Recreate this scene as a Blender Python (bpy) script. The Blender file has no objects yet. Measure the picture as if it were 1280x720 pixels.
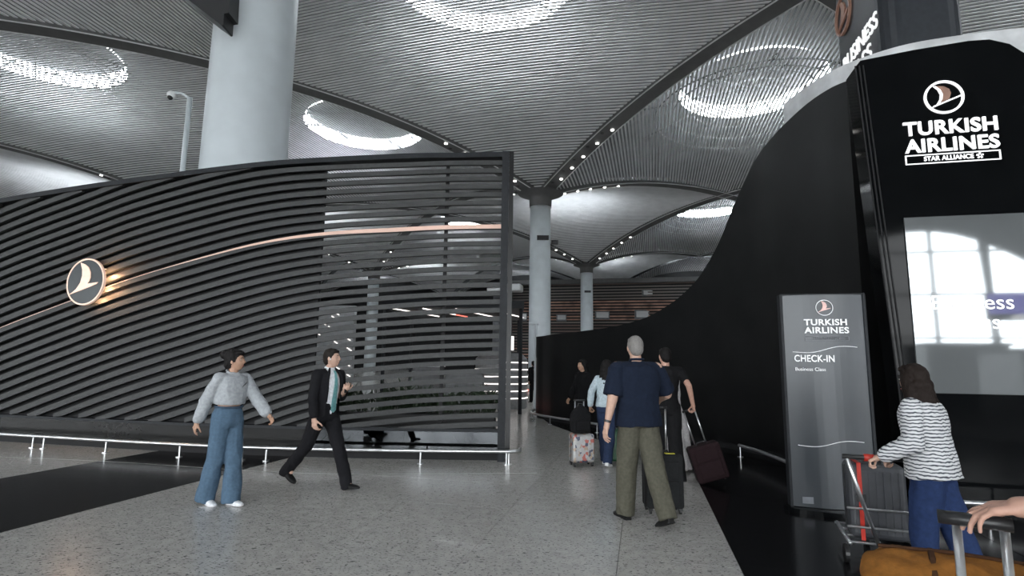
import bpy, bmesh, math, random
from mathutils import Vector, Matrix, noise

# ---------------------------------------------------------------- camera, world, light, exposure
S = bpy.context.scene
COL = S.collection
EYE = Vector((0, 0, 1.55))
FPX = 680.0
_p, _r = math.radians(8.0), math.radians(0.8)
FW = Vector((0, math.cos(_p), math.sin(_p)))
_u0 = Vector((0, -math.sin(_p), math.cos(_p)))
RT = math.cos(_r) * Vector((1, 0, 0)) + math.sin(_r) * _u0
UP = -math.sin(_r) * Vector((1, 0, 0)) + math.cos(_r) * _u0
cam = bpy.data.cameras.new('camera')
cam.sensor_width = 36.0
cam.lens = 36.0 * FPX / 1280.0
cam.clip_end = 500
camo = bpy.data.objects.new('camera', cam)
COL.objects.link(camo)
camo.matrix_world = Matrix(((RT.x, UP.x, -FW.x, 0), (RT.y, UP.y, -FW.y, 0), (RT.z, UP.z, -FW.z, 1.55), (0, 0, 0, 1)))
S.camera = camo
S.view_settings.view_transform = 'Standard'
S.view_settings.look = 'None'
S.view_settings.gamma = 1
S.view_settings.exposure = 0.0

W = bpy.data.worlds.new('overcast_sky')
S.world = W
W.use_nodes = True
bg = W.node_tree.nodes['Background']
bg.inputs['Color'].default_value = (0.95, 0.975, 1.0, 1)
bg.inputs['Strength'].default_value = 14.0
SKYLIGHT_STRENGTH = 34.0

AN = math.radians(13.4)                      # the aisle runs 13.4 degrees right of the view
AV = Vector((math.sin(AN), math.cos(AN), 0))   # along the aisle
BV = Vector((math.cos(AN), -math.sin(AN), 0))  # across it, to the right


def uv(u, v, z=0.0):
    return BV * u + AV * v + Vector((0, 0, z))


GRID = 37.17
AG = math.radians(14.4)                      # the column grid of the hall
GA = Vector((math.sin(AG), math.cos(AG), 0))
GB = Vector((math.cos(AG), -math.sin(AG), 0))


def grid(i, j):
    return Vector((2.54, 49.0, 0)) + GA * (GRID * i) + GB * (GRID * j)


def G(px, py, z=0.0):
    """point at height z seen at a photo pixel"""
    d = FW + RT * ((px - 640) / FPX) + UP * ((360 - py) / FPX)
    return EYE + d * ((z - 1.55) / d.z)


def atY(px, py, y):
    d = FW + RT * ((px - 640) / FPX) + UP * ((360 - py) / FPX)
    return EYE + d * (y / d.y)


# daylight portal: guides the sky light through the glazed facade behind the camera
pl = bpy.data.lights.new('facade_daylight_portal', 'AREA')
pl.shape = 'RECTANGLE'
pl.size = 120
pl.size_y = 10.5
pl.cycles.is_portal = True
plo = bpy.data.objects.new('facade_daylight_portal', pl)
COL.objects.link(plo)
plo.matrix_world = Matrix.Translation(uv(4, -26.2, 5.4)) @ Matrix((
    (BV.x, 0, -AV.x, 0), (BV.y, 0, -AV.y, 0), (0, 1, 0, 0), (0, 0, 0, 1)))


# ---------------------------------------------------------------- materials
def mat(name, col, rough=0.5, metal=0.0, nscale=None, namt=0.12, bump=0.0, emis=None, estr=0.0,
        spec=0.5, col2=None, coord='Object', detail=4):
    m = bpy.data.materials.new(name)
    m.use_nodes = True
    nt = m.node_tree
    b = nt.nodes['Principled BSDF']
    b.inputs['Roughness'].default_value = rough
    b.inputs['Metallic'].default_value = metal
    b.inputs['Specular IOR Level'].default_value = spec
    tc = nt.nodes.new('ShaderNodeTexCoord')
    n = nt.nodes.new('ShaderNodeTexNoise')
    n.inputs['Scale'].default_value = nscale or 12.0
    n.inputs['Detail'].default_value = detail
    nt.links.new(tc.outputs[coord], n.inputs['Vector'])
    r = nt.nodes.new('ShaderNodeValToRGB')
    c2 = col2 or tuple(max(0, c * (1 - namt)) for c in col)
    c1 = tuple(min(1, c * (1 + namt)) for c in col) if not col2 else col
    r.color_ramp.elements[0].position = 0.35
    r.color_ramp.elements[1].position = 0.65
    r.color_ramp.elements[0].color = (*c2, 1)
    r.color_ramp.elements[1].color = (*c1, 1)
    nt.links.new(n.outputs['Fac'], r.inputs['Fac'])
    nt.links.new(r.outputs['Color'], b.inputs['Base Color'])
    if bump:
        bp = nt.nodes.new('ShaderNodeBump')
        bp.inputs['Strength'].default_value = bump
        bp.inputs['Distance'].default_value = 0.01
        nt.links.new(n.outputs['Fac'], bp.inputs['Height'])
        nt.links.new(bp.outputs['Normal'], b.inputs['Normal'])
    if emis:
        b.inputs['Emission Color'].default_value = (*emis, 1)
        b.inputs['Emission Strength'].default_value = estr
    return m


def floor_mat():
    m = mat('speckled_granite', (0.50, 0.485, 0.46), 0.2, nscale=34, namt=0.10, coord='Generated', spec=0.55)
    nt = m.node_tree
    b = nt.nodes['Principled BSDF']
    tc = nt.nodes.new('ShaderNodeNewGeometry')
    base = nt.nodes['Color Ramp'].outputs['Color']
    noi = nt.nodes['Noise Texture']
    nt.links.new(tc.outputs['Position'], noi.inputs['Vector'])
    noi.inputs['Scale'].default_value = 9
    noi.inputs['Detail'].default_value = 8
    prev = base
    for sc, lo, hi, c in ((38, 0.60, 0.66, (0.10, 0.10, 0.095)), (52, 0.60, 0.66, (0.56, 0.56, 0.53)),
                          (17, 0.63, 0.68, (0.16, 0.16, 0.155))):
        mp = nt.nodes.new('ShaderNodeMapping')
        mp.inputs['Scale'].default_value = (1.0, 1.7, 1.0)
        mp.inputs['Rotation'].default_value = (0, 0, 0.4 + sc)
        nt.links.new(tc.outputs['Position'], mp.inputs['Vector'])
        n = nt.nodes.new('ShaderNodeTexNoise')
        n.inputs['Scale'].default_value = sc
        n.inputs['Detail'].default_value = 2
        nt.links.new(mp.outputs['Vector'], n.inputs['Vector'])
        r = nt.nodes.new('ShaderNodeMapRange')
        r.inputs['From Min'].default_value = lo
        r.inputs['From Max'].default_value = hi
        nt.links.new(n.outputs['Fac'], r.inputs['Value'])
        mx = nt.nodes.new('ShaderNodeMix')
        mx.data_type = 'RGBA'
        nt.links.new(r.outputs['Result'], mx.inputs['Factor'])
        nt.links.new(prev, mx.inputs['A'])
        mx.inputs['B'].default_value = (*c, 1)
        prev = mx.outputs['Result']
    nt.links.new(prev, b.inputs['Base Color'])
    return m


def glass_mat():
    m = bpy.data.materials.new('clear_window_glass')
    m.use_nodes = True
    nt = m.node_tree
    nt.nodes.clear()
    o = nt.nodes.new('ShaderNodeOutputMaterial')
    t = nt.nodes.new('ShaderNodeBsdfTransparent')
    t.inputs['Color'].default_value = (0.96, 0.965, 0.965, 1)
    g = nt.nodes.new('ShaderNodeBsdfGlossy')
    g.inputs['Roughness'].default_value = 0.02
    x = nt.nodes.new('ShaderNodeMixShader')
    x.inputs['Fac'].default_value = 0.06
    nt.links.new(t.outputs[0], x.inputs[1])
    nt.links.new(g.outputs[0], x.inputs[2])
    nt.links.new(x.outputs[0], o.inputs['Surface'])
    return m


def stripes_mat():
    m = mat('striped_knit', (0.62, 0.63, 0.64), 0.85, nscale=30, bump=0.3)
    nt = m.node_tree
    b = nt.nodes['Principled BSDF']
    tc = nt.nodes.new('ShaderNodeTexCoord')
    w = nt.nodes.new('ShaderNodeTexWave')
    w.bands_direction = 'Z'
    w.inputs['Scale'].default_value = 13.5
    w.inputs['Distortion'].default_value = 3.2
    w.inputs['Detail Scale'].default_value = 1.6
    w.inputs['Detail'].default_value = 1.5
    nt.links.new(tc.outputs['Object'], w.inputs['Vector'])
    r = nt.nodes.new('ShaderNodeValToRGB')
    r.color_ramp.elements[0].position = 0.18
    r.color_ramp.elements[1].position = 0.42
    r.color_ramp.elements[0].color = (0.05, 0.055, 0.07, 1)
    r.color_ramp.elements[1].color = (0.62, 0.63, 0.64, 1)
    nt.links.new(w.outputs['Fac'], r.inputs['Fac'])
    nt.links.new(r.outputs['Color'], b.inputs['Base Color'])
    return m


def wood_mat():
    m = mat('brown_timber_battens', (0.32, 0.18, 0.135), 0.5, nscale=0.5, namt=0.5)
    return m


M = {}
M['granite'] = floor_mat()
M['black_granite'] = mat('black_granite', (0.008, 0.008, 0.009), 0.16, nscale=60, namt=0.5, spec=0.16)
M['joint'] = mat('dark_joint', (0.035, 0.035, 0.035), 0.8)
M['slat'] = mat('charcoal_brushed_slat', (0.038, 0.0395, 0.040), 0.55, metal=0.1, nscale=25, namt=0.1, spec=0.35)
M['slat_frame'] = mat('charcoal_frame', (0.018, 0.020, 0.023), 0.55, metal=0.0, nscale=20, spec=0.2)
M['backing'] = mat('black_backing', (0.008, 0.008, 0.009), 0.8)
M['gloss_black'] = mat('glossy_black_panel', (0.004, 0.0045, 0.005), 0.06, spec=0.1, nscale=3)
M['plinth_steel'] = mat('dark_mirror_steel', (0.030, 0.032, 0.034), 0.03, metal=1.0, nscale=1.1, namt=0.6)
M['plinth_black'] = mat('black_plinth', (0.006, 0.006, 0.006), 0.25, spec=0.12)
M['satin_black'] = mat('satin_black_wall', (0.0065, 0.0067, 0.007), 0.35, nscale=2, namt=0.3, spec=0.3)
M['copper'] = mat('rose_copper', (0.50, 0.34, 0.28), 0.4, metal=0.3, nscale=4, namt=0.06, emis=(1, 0.66, 0.52), estr=0.10)
M['steel'] = mat('brushed_steel', (0.62, 0.63, 0.64), 0.28, metal=0.9, nscale=40, namt=0.06)
M['fascia'] = mat('brushed_steel_fascia', (0.72, 0.73, 0.74), 0.4, metal=0.35, nscale=3, namt=0.15)
M['column'] = mat('pale_column_paint', (0.56, 0.61, 0.64), 0.38, nscale=1.2, namt=0.05)
M['plank'] = mat('ceiling_plank_metal', (0.60, 0.60, 0.605), 0.5, metal=0.0, nscale=1, namt=0.06)
M['liner'] = mat('roof_liner', (0.15, 0.155, 0.16), 0.8, nscale=0.6, namt=0.25)
M['rib'] = mat('ceiling_rib', (0.10, 0.10, 0.10), 0.6, nscale=2, namt=0.08)
M['truss'] = mat('roof_truss_paint', (0.16, 0.165, 0.17), 0.5)
M['sky_glass'] = mat('skylight_glazing', (0.9, 0.93, 1), 0.3, emis=(0.88, 0.95, 1.0), estr=SKYLIGHT_STRENGTH)
M['lamp'] = mat('downlight_lens', (1, 0.98, 0.95), 0.3, emis=(1, 0.97, 0.92), estr=9)
M['lamp_black'] = mat('downlight_housing', (0.01, 0.01, 0.01), 0.5)
M['white_letter'] = mat('white_lit_lettering', (0.85, 0.86, 0.87), 0.4, emis=(1, 1, 1), estr=0.75)
M['white_print'] = mat('white_print', (0.8, 0.81, 0.83), 0.5, emis=(1, 1, 1), estr=0.12)
M['grey_print'] = mat('grey_print', (0.16, 0.17, 0.19), 0.5)
M['emblem_copper'] = mat('emblem_rose_copper', (0.6, 0.42, 0.34), 0.35, metal=0.2, emis=(1, 0.68, 0.52), estr=0.45)
M['emblem_brown'] = mat('emblem_dull_copper', (0.26, 0.15, 0.11), 0.45, metal=0.2, emis=(1, 0.55, 0.4), estr=0.06)
M['totem'] = mat('totem_slate_panel', (0.026, 0.032, 0.038), 0.3, metal=0.1, nscale=1.5, namt=0.12)
M['screen'] = mat('grey_display_glass', (0.24, 0.255, 0.262), 0.04, metal=0.55, nscale=0.8, namt=0.05)
M['glass'] = glass_mat()
M['mullion'] = mat('facade_mullion_paint', (0.10, 0.105, 0.11), 0.5)
M['grey_panel'] = mat('grey_wall_panel', (0.5, 0.51, 0.52), 0.6, nscale=0.7)
M['stone'] = mat('grey_stone_cladding', (0.12, 0.125, 0.135), 0.6, nscale=1.5, namt=0.2)
M['wall'] = mat('hall_wall_paint', (0.16, 0.165, 0.17), 0.7, nscale=0.4)
M['timber'] = wood_mat()
M['apron'] = mat('pale_concrete_apron', (0.42, 0.42, 0.41), 0.9, nscale=0.1)
M['led'] = mat('white_led_strip', (1, 1, 1), 0.4, emis=(1, 0.92, 0.88), estr=1.6)
M['led_red'] = mat('red_led_strip', (1, 0.4, 0.35), 0.4, emis=(1, 0.22, 0.16), estr=1.4)
M['leaf'] = mat('dark_green_leaf', (0.03, 0.05, 0.025), 0.45, nscale=5, namt=0.4)
M['purple'] = mat('purple_display', (0.1, 0.08, 0.3), 0.4, emis=(0.16, 0.13, 0.55), estr=2.2)
M['kiosk'] = mat('grey_kiosk_shell', (0.2, 0.205, 0.21), 0.5)
M['black_plastic'] = mat('black_plastic', (0.014, 0.014, 0.015), 0.4, nscale=40)
M['white_plastic'] = mat('white_plastic', (0.7, 0.71, 0.72), 0.4)


# ---------------------------------------------------------------- mesh helpers
def link(name, me, m=None, parent=None, smooth=False):
    if m is not None and not me.materials:
        me.materials.append(m)
    if smooth:
        for p in me.polygons:
            p.use_smooth = True
    o = bpy.data.objects.new(name, me)
    COL.objects.link(o)
    if parent is not None:
        o.parent = parent
        o.matrix_parent_inverse = Matrix.Identity(4)
    return o


def obj(name, bm, m, parent=None, smooth=False, keep=False):
    me = bpy.data.meshes.new(name)
    bmesh.ops.recalc_face_normals(bm, faces=bm.faces[:])
    bm.to_mesh(me)
    if not keep:
        bm.free()
    return link(name, me, m, parent, smooth)


def thing(name, label, cat, loc=(0, 0, 0), rotz=0.0, group=None, kind=None):
    o = bpy.data.objects.new(name, None)
    o.empty_display_size = 0.1
    COL.objects.link(o)
    o.location = loc
    o.rotation_euler = (0, 0, rotz)
    tag(o, label, cat, group, kind)
    return o


def tag(o, label=None, cat=None, group=None, kind=None):
    if label: o['label'] = label
    if cat: o['category'] = cat
    if group: o['group'] = group
    if kind: o['kind'] = kind
    return o


def box(bm, x0, x1, y0, y1, z0, z1, mtx=None, bev=0.0):
    vs = [bm.verts.new(Vector(c)) for c in ((x0, y0, z0), (x1, y0, z0), (x1, y1, z0), (x0, y1, z0),
                                            (x0, y0, z1), (x1, y0, z1), (x1, y1, z1), (x0, y1, z1))]
    fs = [bm.faces.new([vs[i] for i in q]) for q in ((0, 3, 2, 1), (4, 5, 6, 7), (0, 1, 5, 4), (1, 2, 6, 5), (2, 3, 7, 6), (3, 0, 4, 7))]
    if bev:
        es = list({e for f in fs for e in f.edges})
        r = bmesh.ops.bevel(bm, geom=es, offset=bev, segments=3, affect='EDGES', profile=0.5)
        vs = list({v for f in r['faces'] for v in f.verts} | {v for v in vs if v.is_valid})
        vs = [v for v in vs if v.is_valid]
    if mtx is not None:
        for v in vs:
            v.co = mtx @ v.co
    return vs


def frame(origin, xa, ya, za=None):
    xa = Vector(xa).normalized()
    ya = Vector(ya).normalized()
    za = Vector(za).normalized() if za is not None else xa.cross(ya)
    m = Matrix.Identity(4)
    for i in range(3):
        m[i][0], m[i][1], m[i][2], m[i][3] = xa[i], ya[i], za[i], origin[i]
    return m


AISLE = frame((0, 0, 0), BV, AV, (0, 0, 1))     # local x = u, y = v


def tube(bm, pts, r, n=10, cap=True, sx=1.0):
    pts = [Vector(p) for p in pts]
    rs = r if isinstance(r, (list, tuple)) else [r] * len(pts)
    rings = []
    ref = None
    for i, p in enumerate(pts):
        d = (pts[min(i + 1, len(pts) - 1)] - pts[max(i - 1, 0)]).normalized()
        if ref is None:
            ref = Vector((0, 0, 1)) if abs(d.z) < 0.9 else Vector((1, 0, 0))
        a = d.cross(ref).normalized()
        b = a.cross(d).normalized()
        ref = b
        rings.append([bm.verts.new(p + (a * math.cos(t) * sx + b * math.sin(t)) * rs[i])
                      for t in [2 * math.pi * k / n for k in range(n)]])
    for i in range(len(rings) - 1):
        for k in range(n):
            bm.faces.new((rings[i][k], rings[i][(k + 1) % n], rings[i + 1][(k + 1) % n], rings[i + 1][k]))
    if cap:
        bm.faces.new(rings[0][::-1])
        bm.faces.new(rings[-1])


def prism(bm, outline, mtx, depth):
    """outline (x, y) in the local XY plane, pushed along local Z by depth"""
    a = [bm.verts.new(mtx @ Vector((x, y, 0))) for x, y in outline]
    b = [bm.verts.new(mtx @ Vector((x, y, depth))) for x, y in outline]
    bm.faces.new(a[::-1])
    bm.faces.new(b)
    n = len(a)
    for i in range(n):
        bm.faces.new((a[i], a[(i + 1) % n], b[(i + 1) % n], b[i]))


def annulus(bm, mtx, r0, r1, depth, n=48):
    V = {}
    for i in range(n):
        c, s = math.cos(2 * math.pi * i / n), math.sin(2 * math.pi * i / n)
        V[i] = [bm.verts.new(mtx @ Vector(q)) for q in ((r0 * c, r0 * s, 0), (r1 * c, r1 * s, 0), (r1 * c, r1 * s, depth), (r0 * c, r0 * s, depth))]
    for i in range(n):
        j = (i + 1) % n
        for k in range(4):
            l = (k + 1) % 4
            bm.faces.new((V[i][k], V[i][l], V[j][l], V[j][k]))


def sweep(bm, sections, closed=True):
    """join equal-length vertex rings (lists of points)"""
    rs = [[bm.verts.new(p) for p in s] for s in sections]
    n = len(rs[0])
    for i in range(len(rs) - 1):
        for k in range(n):
            bm.faces.new((rs[i][k], rs[i][(k + 1) % n], rs[i + 1][(k + 1) % n], rs[i + 1][k]))
    bm.faces.new(rs[0][::-1])
    bm.faces.new(rs[-1])


def text(name, s, mtx, width, height, m, parent, bold=0.0, depth=0.004):
    cu = bpy.data.curves.new('lettering', 'FONT')
    cu.body = s
    cu.size = 1.0
    cu.offset = bold
    cu.extrude = 0.5
    cu.space_character = 1.0 + bold * 2.5
    cu.resolution_u = 4
    o = bpy.data.objects.new('lettering', cu)
    COL.objects.link(o)
    me = bpy.data.meshes.new_from_object(o.evaluated_get(bpy.context.evaluated_depsgraph_get()))
    bpy.data.objects.remove(o)
    xs = [v.co.x for v in me.vertices]
    ys = [v.co.y for v in me.vertices]
    x0, x1, y0, y1 = min(xs), max(xs), min(ys), max(ys)
    for v in me.vertices:
        v.co = mtx @ Vector(((v.co.x - x0) / (x1 - x0) * width, (v.co.y - y0) / (y1 - y0) * height, (v.co.z + 0.5) * depth))
    me.materials.clear()
    return link(name, me, m, parent)


def lerp_tab(tab, x):
    if x <= tab[0][0]: return tab[0][1:]
    for a, b in zip(tab, tab[1:]):
        if x <= b[0]:
            t = (x - a[0]) / (b[0] - a[0])
            return tuple(p + (q - p) * t for p, q in zip(a[1:], b[1:]))
    return tab[-1][1:]


def catmull(P, n):
    out = []
    P = [Vector(p) for p in P]
    for i in range(len(P) - 1):
        p0, p1, p2, p3 = P[max(i - 1, 0)], P[i], P[i + 1], P[min(i + 2, len(P) - 1)]
        for k in range(n):
            t = k / n
            out.append(0.5 * ((2 * p1) + (p2 - p0) * t + (2 * p0 - 5 * p1 + 4 * p2 - p3) * t * t + (3 * p1 - p0 - 3 * p2 + p3) * t ** 3))
    out.append(P[-1])
    return out


# ================================================================ FLOOR
U0, U1, V0, V1 = -80.0, 80.0, -26.0, 124.0
floor = thing('floor', None, None, kind='structure')
bm = bmesh.new()
box(bm, U0, U1, V0, V1, -0.12, -0.03, AISLE)
tag(obj('floor_bed', bm, M['joint'], floor))
TS = 1.2
TU = -0.216


def slab_mesh(name, w, l, m, gap=0.004):
    bm = bmesh.new()
    box(bm, gap / 2, w - gap / 2, gap / 2, l - gap / 2, -0.03, 0.0)
    me = bpy.data.meshes.new(name)
    bmesh.ops.recalc_face_normals(bm, faces=bm.faces[:])
    bm.to_mesh(me)
    bm.free()
    me.materials.append(m)
    return me


def slab(me, u, v):
    o = link('tile', me, None, floor)
    o.location = uv(u, v)
    o.rotation_euler = (0, 0, -AN)


tile_me = slab_mesh('tile', TS, TS, M['granite'])
tile_edge = slab_mesh('tile', 0.72 - TU, TS, M['granite'])
tile_left = slab_mesh('tile', 5.6 - 5 * TS + 0.216 + 0.6, TS, M['granite'])
NV0, NVN = -1, 13
UL = TU - 4 * TS                       # -5.016
tile_left = slab_mesh('tile', UL + 5.6, TS, M['granite'])
for j in range(NVN):
    v = NV0 * TS + j * TS
    for i in range(4):
        slab(tile_me, TU - (i + 1) * TS, v)
    slab(tile_edge, TU, v)
    slab(tile_left, -5.6, v)
VB = NV0 * TS
VE = VB + NVN * TS
blackL = slab_mesh('tile', 2.5, 2.4, M['black_granite'], 0.002)
for j in range(6):
    slab(blackL, -8.1, VB + j * 2.4)
blackR = slab_mesh('tile', 2.4, 2.43, M['black_granite'], 0.006)
VJ = G(885, 618).dot(AV)
for i in range(3):
    for j in range(-3, 1):
        slab(blackR, 0.72 + i * 2.4, VJ + j * 2.43 - 0.02)
# black floor behind the joint follows the foot of the curved wall
bm = bmesh.new()
ol = [(0.72, VJ), (7.9, VJ), (7.9, 22), (4.0, 22)]
prism(bm, [(0.724, VJ + 2.42), (0.95, VJ + 2.42), (7.9, VJ + 2.42), (7.9, 17.5), (-2.9, 17.5), (-2.9, 16.2), (-2.4, 14.6), (-1.6, 13.0), (-0.7, 11.6), (0.2, 10.4)],
      AISLE @ Matrix.Translation((0, 0, -0.03)), 0.031)
obj('border_slab', bm, M['black_granite'], floor)
# pale granite everywhere else
bm = bmesh.new()
box(bm, U0, -8.104, V0, V1, -0.03, 0.0, AISLE)
box(bm, -8.096, U1, VE + 0.004, V1, -0.03, -0.0005, AISLE)
box(bm, -8.096, U1, V0, VB - 0.004, -0.03, 0.0, AISLE)
box(bm, 7.92, U1, VB, VE, -0.03, 0.0, AISLE)
obj('floor_field', bm, M['granite'], floor)
# pale inlay line in front of the left guard rail
bm = bmesh.new()
inl = catmull([(-9.6, 9.05, 0), (-6.2, 8.6, 0), (-3.2, 7.95, 0), (-1.4, 7.98, 0), (0.4, 8.16, 0)], 6)
for a, b in zip(inl, inl[1:]):
    n = (b - a).normalized().cross(Vector((0, 0, 1))) * 0.012
    vs = [bm.verts.new(p + Vector((0, 0, 0.0012))) for p in (a - n, b - n, b + n, a + n)]
    bm.faces.new(vs)
obj('floor_inlay', bm, mat('pale_inlay', (0.5, 0.5, 0.48), 0.3), floor)

# ================================================================ CEILING
R = GRID / 2
ceiling = thing('ceiling', None, None, kind='structure')


def cell_z(p, q):
    x, y = (p + q) / R, (p - q) / R
    w = max(0.0, 1 - x * x) * max(0.0, 1 - y * y)
    return 21.9 - 4.9 * min(1.0, abs(q) / R) ** 2.2 + w * 0.6


PW, PH, PS = 0.138, 0.05, 0.285


def cell_mesh(lo_res=False):
    """planks of one vault cell; local x along planks, local y across them.
    The columns stand on the local y axis."""
    bm = bmesh.new()
    lim = R - 0.75
    n = int(lim / PS)
    for k in range(-n, n + 1):
        y = k * PS
        half = lim - abs(y)
        if half < 0.4: continue
        ns = max(2, int(half * 2 / 1.6))
        secs = []
        for i in range(ns + 1):
            x = -half + 2 * half * i / ns
            z = cell_z(x, y)
            z2 = cell_z(x, y + 0.05)
            sl = (z2 - z) / 0.05
            c, s = 1 / math.sqrt(1 + sl * sl), sl / math.sqrt(1 + sl * sl)
            w, h = PW / 2, PH / 2
            secs.append([Vector((x, y + a * w * c - b * h * s, z + a * w * s + b * h * c)) for a, b in ((-1, -1), (1, -1), (1, 1), (-1, 1))])
        sweep(bm, secs)
    me = bpy.data.meshes.new('vault_planks')
    bmesh.ops.recalc_face_normals(bm, faces=bm.faces[:])
    bm.to_mesh(me)
    bm.free()
    me.materials.append(M['plank'])
    return me


def liner_mesh():
    bm = bmesh.new()
    NT, NR = 48, 8
    rings = []
    for i in range(NT):
        t = 2 * math.pi * i / NT
        rb = (R - 0.1) / (abs(math.cos(t)) + abs(math.sin(t)))
        row = []
        for j in range(NR + 1):
            r = 6.0 + (rb - 6.0) * j / NR
            p, q = r * math.cos(t), r * math.sin(t)
            f = 1 - j / NR
            row.append(bm.verts.new((p, q, cell_z(p, q) + 0.55 + 2.95 * f)))
        rings.append(row)
    for i in range(NT):
        a, b = rings[i], rings[(i + 1) % NT]
        for j in range(NR):
            bm.faces.new((a[j], a[j + 1], b[j + 1], b[j]))
    me = bpy.data.meshes.new('vault_liner')
    bm.to_mesh(me)
    bm.free()
    me.materials.append(M['liner'])
    return me


def drum_mesh():
    bm = bmesh.new()
    N = 48
    a = [bm.verts.new((6 * math.cos(2 * math.pi * i / N), 6 * math.sin(2 * math.pi * i / N), 25.75)) for i in range(N)]
    b = [bm.verts.new((5.9 * math.cos(2 * math.pi * i / N), 5.9 * math.sin(2 * math.pi * i / N), 27.0)) for i in range(N)]
    for i in range(N):
        bm.faces.new((a[i], a[(i + 1) % N], b[(i + 1) % N], b[i]))
    me = bpy.data.meshes.new('skylight_glazing')
    bm.to_mesh(me)
    bm.free()
    me.materials.append(M['sky_glass'])
    return me


def lid_mesh():
    bm = bmesh.new()
    N = 32
    c = bm.verts.new((0, 0, 27.4))
    b = [bm.verts.new((6.0 * math.cos(2 * math.pi * i / N), 6.0 * math.sin(2 * math.pi * i / N), 27.0)) for i in range(N)]
    for i in range(N):
        bm.faces.new((c, b[i], b[(i + 1) % N]))
    me = bpy.data.meshes.new('skylight_lid')
    bm.to_mesh(me)
    bm.free()
    me.materials.append(mat('skylight_lid_paint', (0.02, 0.021, 0.023), 0.8))
    return me


def cap_mesh():
    bm = bmesh.new()
    N = 32
    # trusses under the cap and hangers reaching out over the planks
    for k in range(10):
        t = math.pi * 2 * k / 10
        d = Vector((math.cos(t), math.sin(t), 0))
        tube(bm, [d * 0.3 + Vector((0, 0, 25.6)), d * 5.2 + Vector((0, 0, 24.4)), d * 9.5 + Vector((0, 0, 23.2))], 0.07, 5)
    for rr, zz in ((2.6, 25.1), (5.1, 24.4), (6.6, 23.9), (8.2, 23.5)):
        tube(bm, [Vector((rr * math.cos(t), rr * math.sin(t), zz)) for t in [2 * math.pi * i / 32 for i in range(33)]], 0.06, 5, cap=False)
    me = bpy.data.meshes.new('skylight_truss')
    bm.to_mesh(me)
    bm.free()
    me.materials.append(M['truss'])
    return me


pm, lm, dm, cm, im = cell_mesh(), liner_mesh(), drum_mesh(), cap_mesh(), lid_mesh()


def place_cell(i, j, turned):
    for nm, me, k in (('vault_planks', pm, 'stuff'), ('vault_liner', lm, None), ('skylight', dm, None), ('skylight_truss', cm, None), ('skylight_lid', im, None)):
        o = link(nm, me, None, ceiling)
        o.location = grid(i, j)
        o.rotation_euler = (0, 0, -AG + (math.pi / 2 if turned else 0))
        if k: o['kind'] = k


for i in range(-2, 2):
    for j in range(-2, 3):
        place_cell(i + .5, j, False)
        # cells between neighbouring columns of one row
for i in range(-1, 3):
    for j in range(-2, 2):
        place_cell(i, j + .5, True)


# ribs: each runs from a column head to the crossing of the diagonals
def rib_mesh():
    bm = bmesh.new()
    N = 18
    secs = []
    for i in range(N + 1):
        t = i / N
        e = 1 - t
        q, p = e * R, (1 - e) * R                      # local: column at (0,R), crossing at (R,0)
        z = 21.9 - 4.9 * e ** 2.2
        d = Vector((1, -1, 0)).normalized()
        s = Vector((1, 1, 0)).normalized()
        w = 0.62
        b = Vector((p, q, z))
        secs.append([b - s * w + Vector((0, 0, -0.16)), b + s * w + Vector((0, 0, -0.16)), b + s * w + Vector((0, 0, 0.5)), b - s * w + Vector((0, 0, 0.5))])
    sweep(bm, secs)
    # pale lips along both edges
    me = bpy.data.meshes.new('rib')
    bmesh.ops.recalc_face_normals(bm, faces=bm.faces[:])
    bm.to_mesh(me)
    bm.free()
    me.materials.append(M['rib'])
    bm = bmesh.new()
    for sg in (-1, 1):
        tube(bm, [Vector(((1 - e) * R, e * R, 21.9 - 4.9 * e ** 2.2 - 0.17)) + Vector((1, 1, 0)).normalized() * sg * 0.66
                  for e in [1 - i / N for i in range(N + 1)]], 0.045, 5)
    me2 = bpy.data.meshes.new('rib_lip')
    bm.to_mesh(me2)
    bm.free()
    me2.materials.append(M['plank'])
    return me, me2


rib_me, lip_me = rib_mesh()
bm = bmesh.new()
bmesh.ops.create_cone(bm, cap_ends=True, segments=16, radius1=0.13, radius2=0.13, depth=0.06)
lamp_me = bpy.data.meshes.new('downlight'); bm.to_mesh(lamp_me); bm.free(); lamp_me.materials.append(M['lamp'])
bm = bmesh.new()
bmesh.ops.create_cone(bm, cap_ends=True, segments=16, radius1=0.15, radius2=0.15, depth=0.05)
hole_me = bpy.data.meshes.new('downlight_housing'); bm.to_mesh(hole_me); bm.free(); hole_me.materials.append(M['lamp_black'])
bm = bmesh.new()
prof = [(1.02, 16.0), (1.05, 16.75), (1.2, 16.95), (1.6, 17.1), (2.1, 17.3)]
for (r0, z0), (r1, z1) in zip(prof, prof[1:]):
    tube(bm, [(0, 0, z0), (0, 0, z1)], [r0, r1], 32, cap=False)
bmesh.ops.remove_doubles(bm, verts=bm.verts[:], dist=0.001)
capital_me = bpy.data.meshes.new('capital'); bm.to_mesh(capital_me); bm.free(); capital_me.materials.append(M['rib'])
for p in capital_me.polygons: p.use_smooth = True
col_names = {(-1, 0): 'nearest huge pale grey round column rising behind the slatted wall',
             (0, 0): 'second pale round column, at the end of the aisle with a black device high on it',
             (1, 0): 'third and thinnest pale round column of the aisle row, before the timber wall'}
bm = bmesh.new()
tube(bm, [(0, 0, 0), (0, 0, 5), (0, 0, 11), (0, 0, 17.0)], [1.0, .98, .96, .94], 48)
colm = bpy.data.meshes.new('shaft'); bm.to_mesh(colm); bm.free(); colm.materials.append(M['column'])
for p in colm.polygons: p.use_smooth = True
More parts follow.
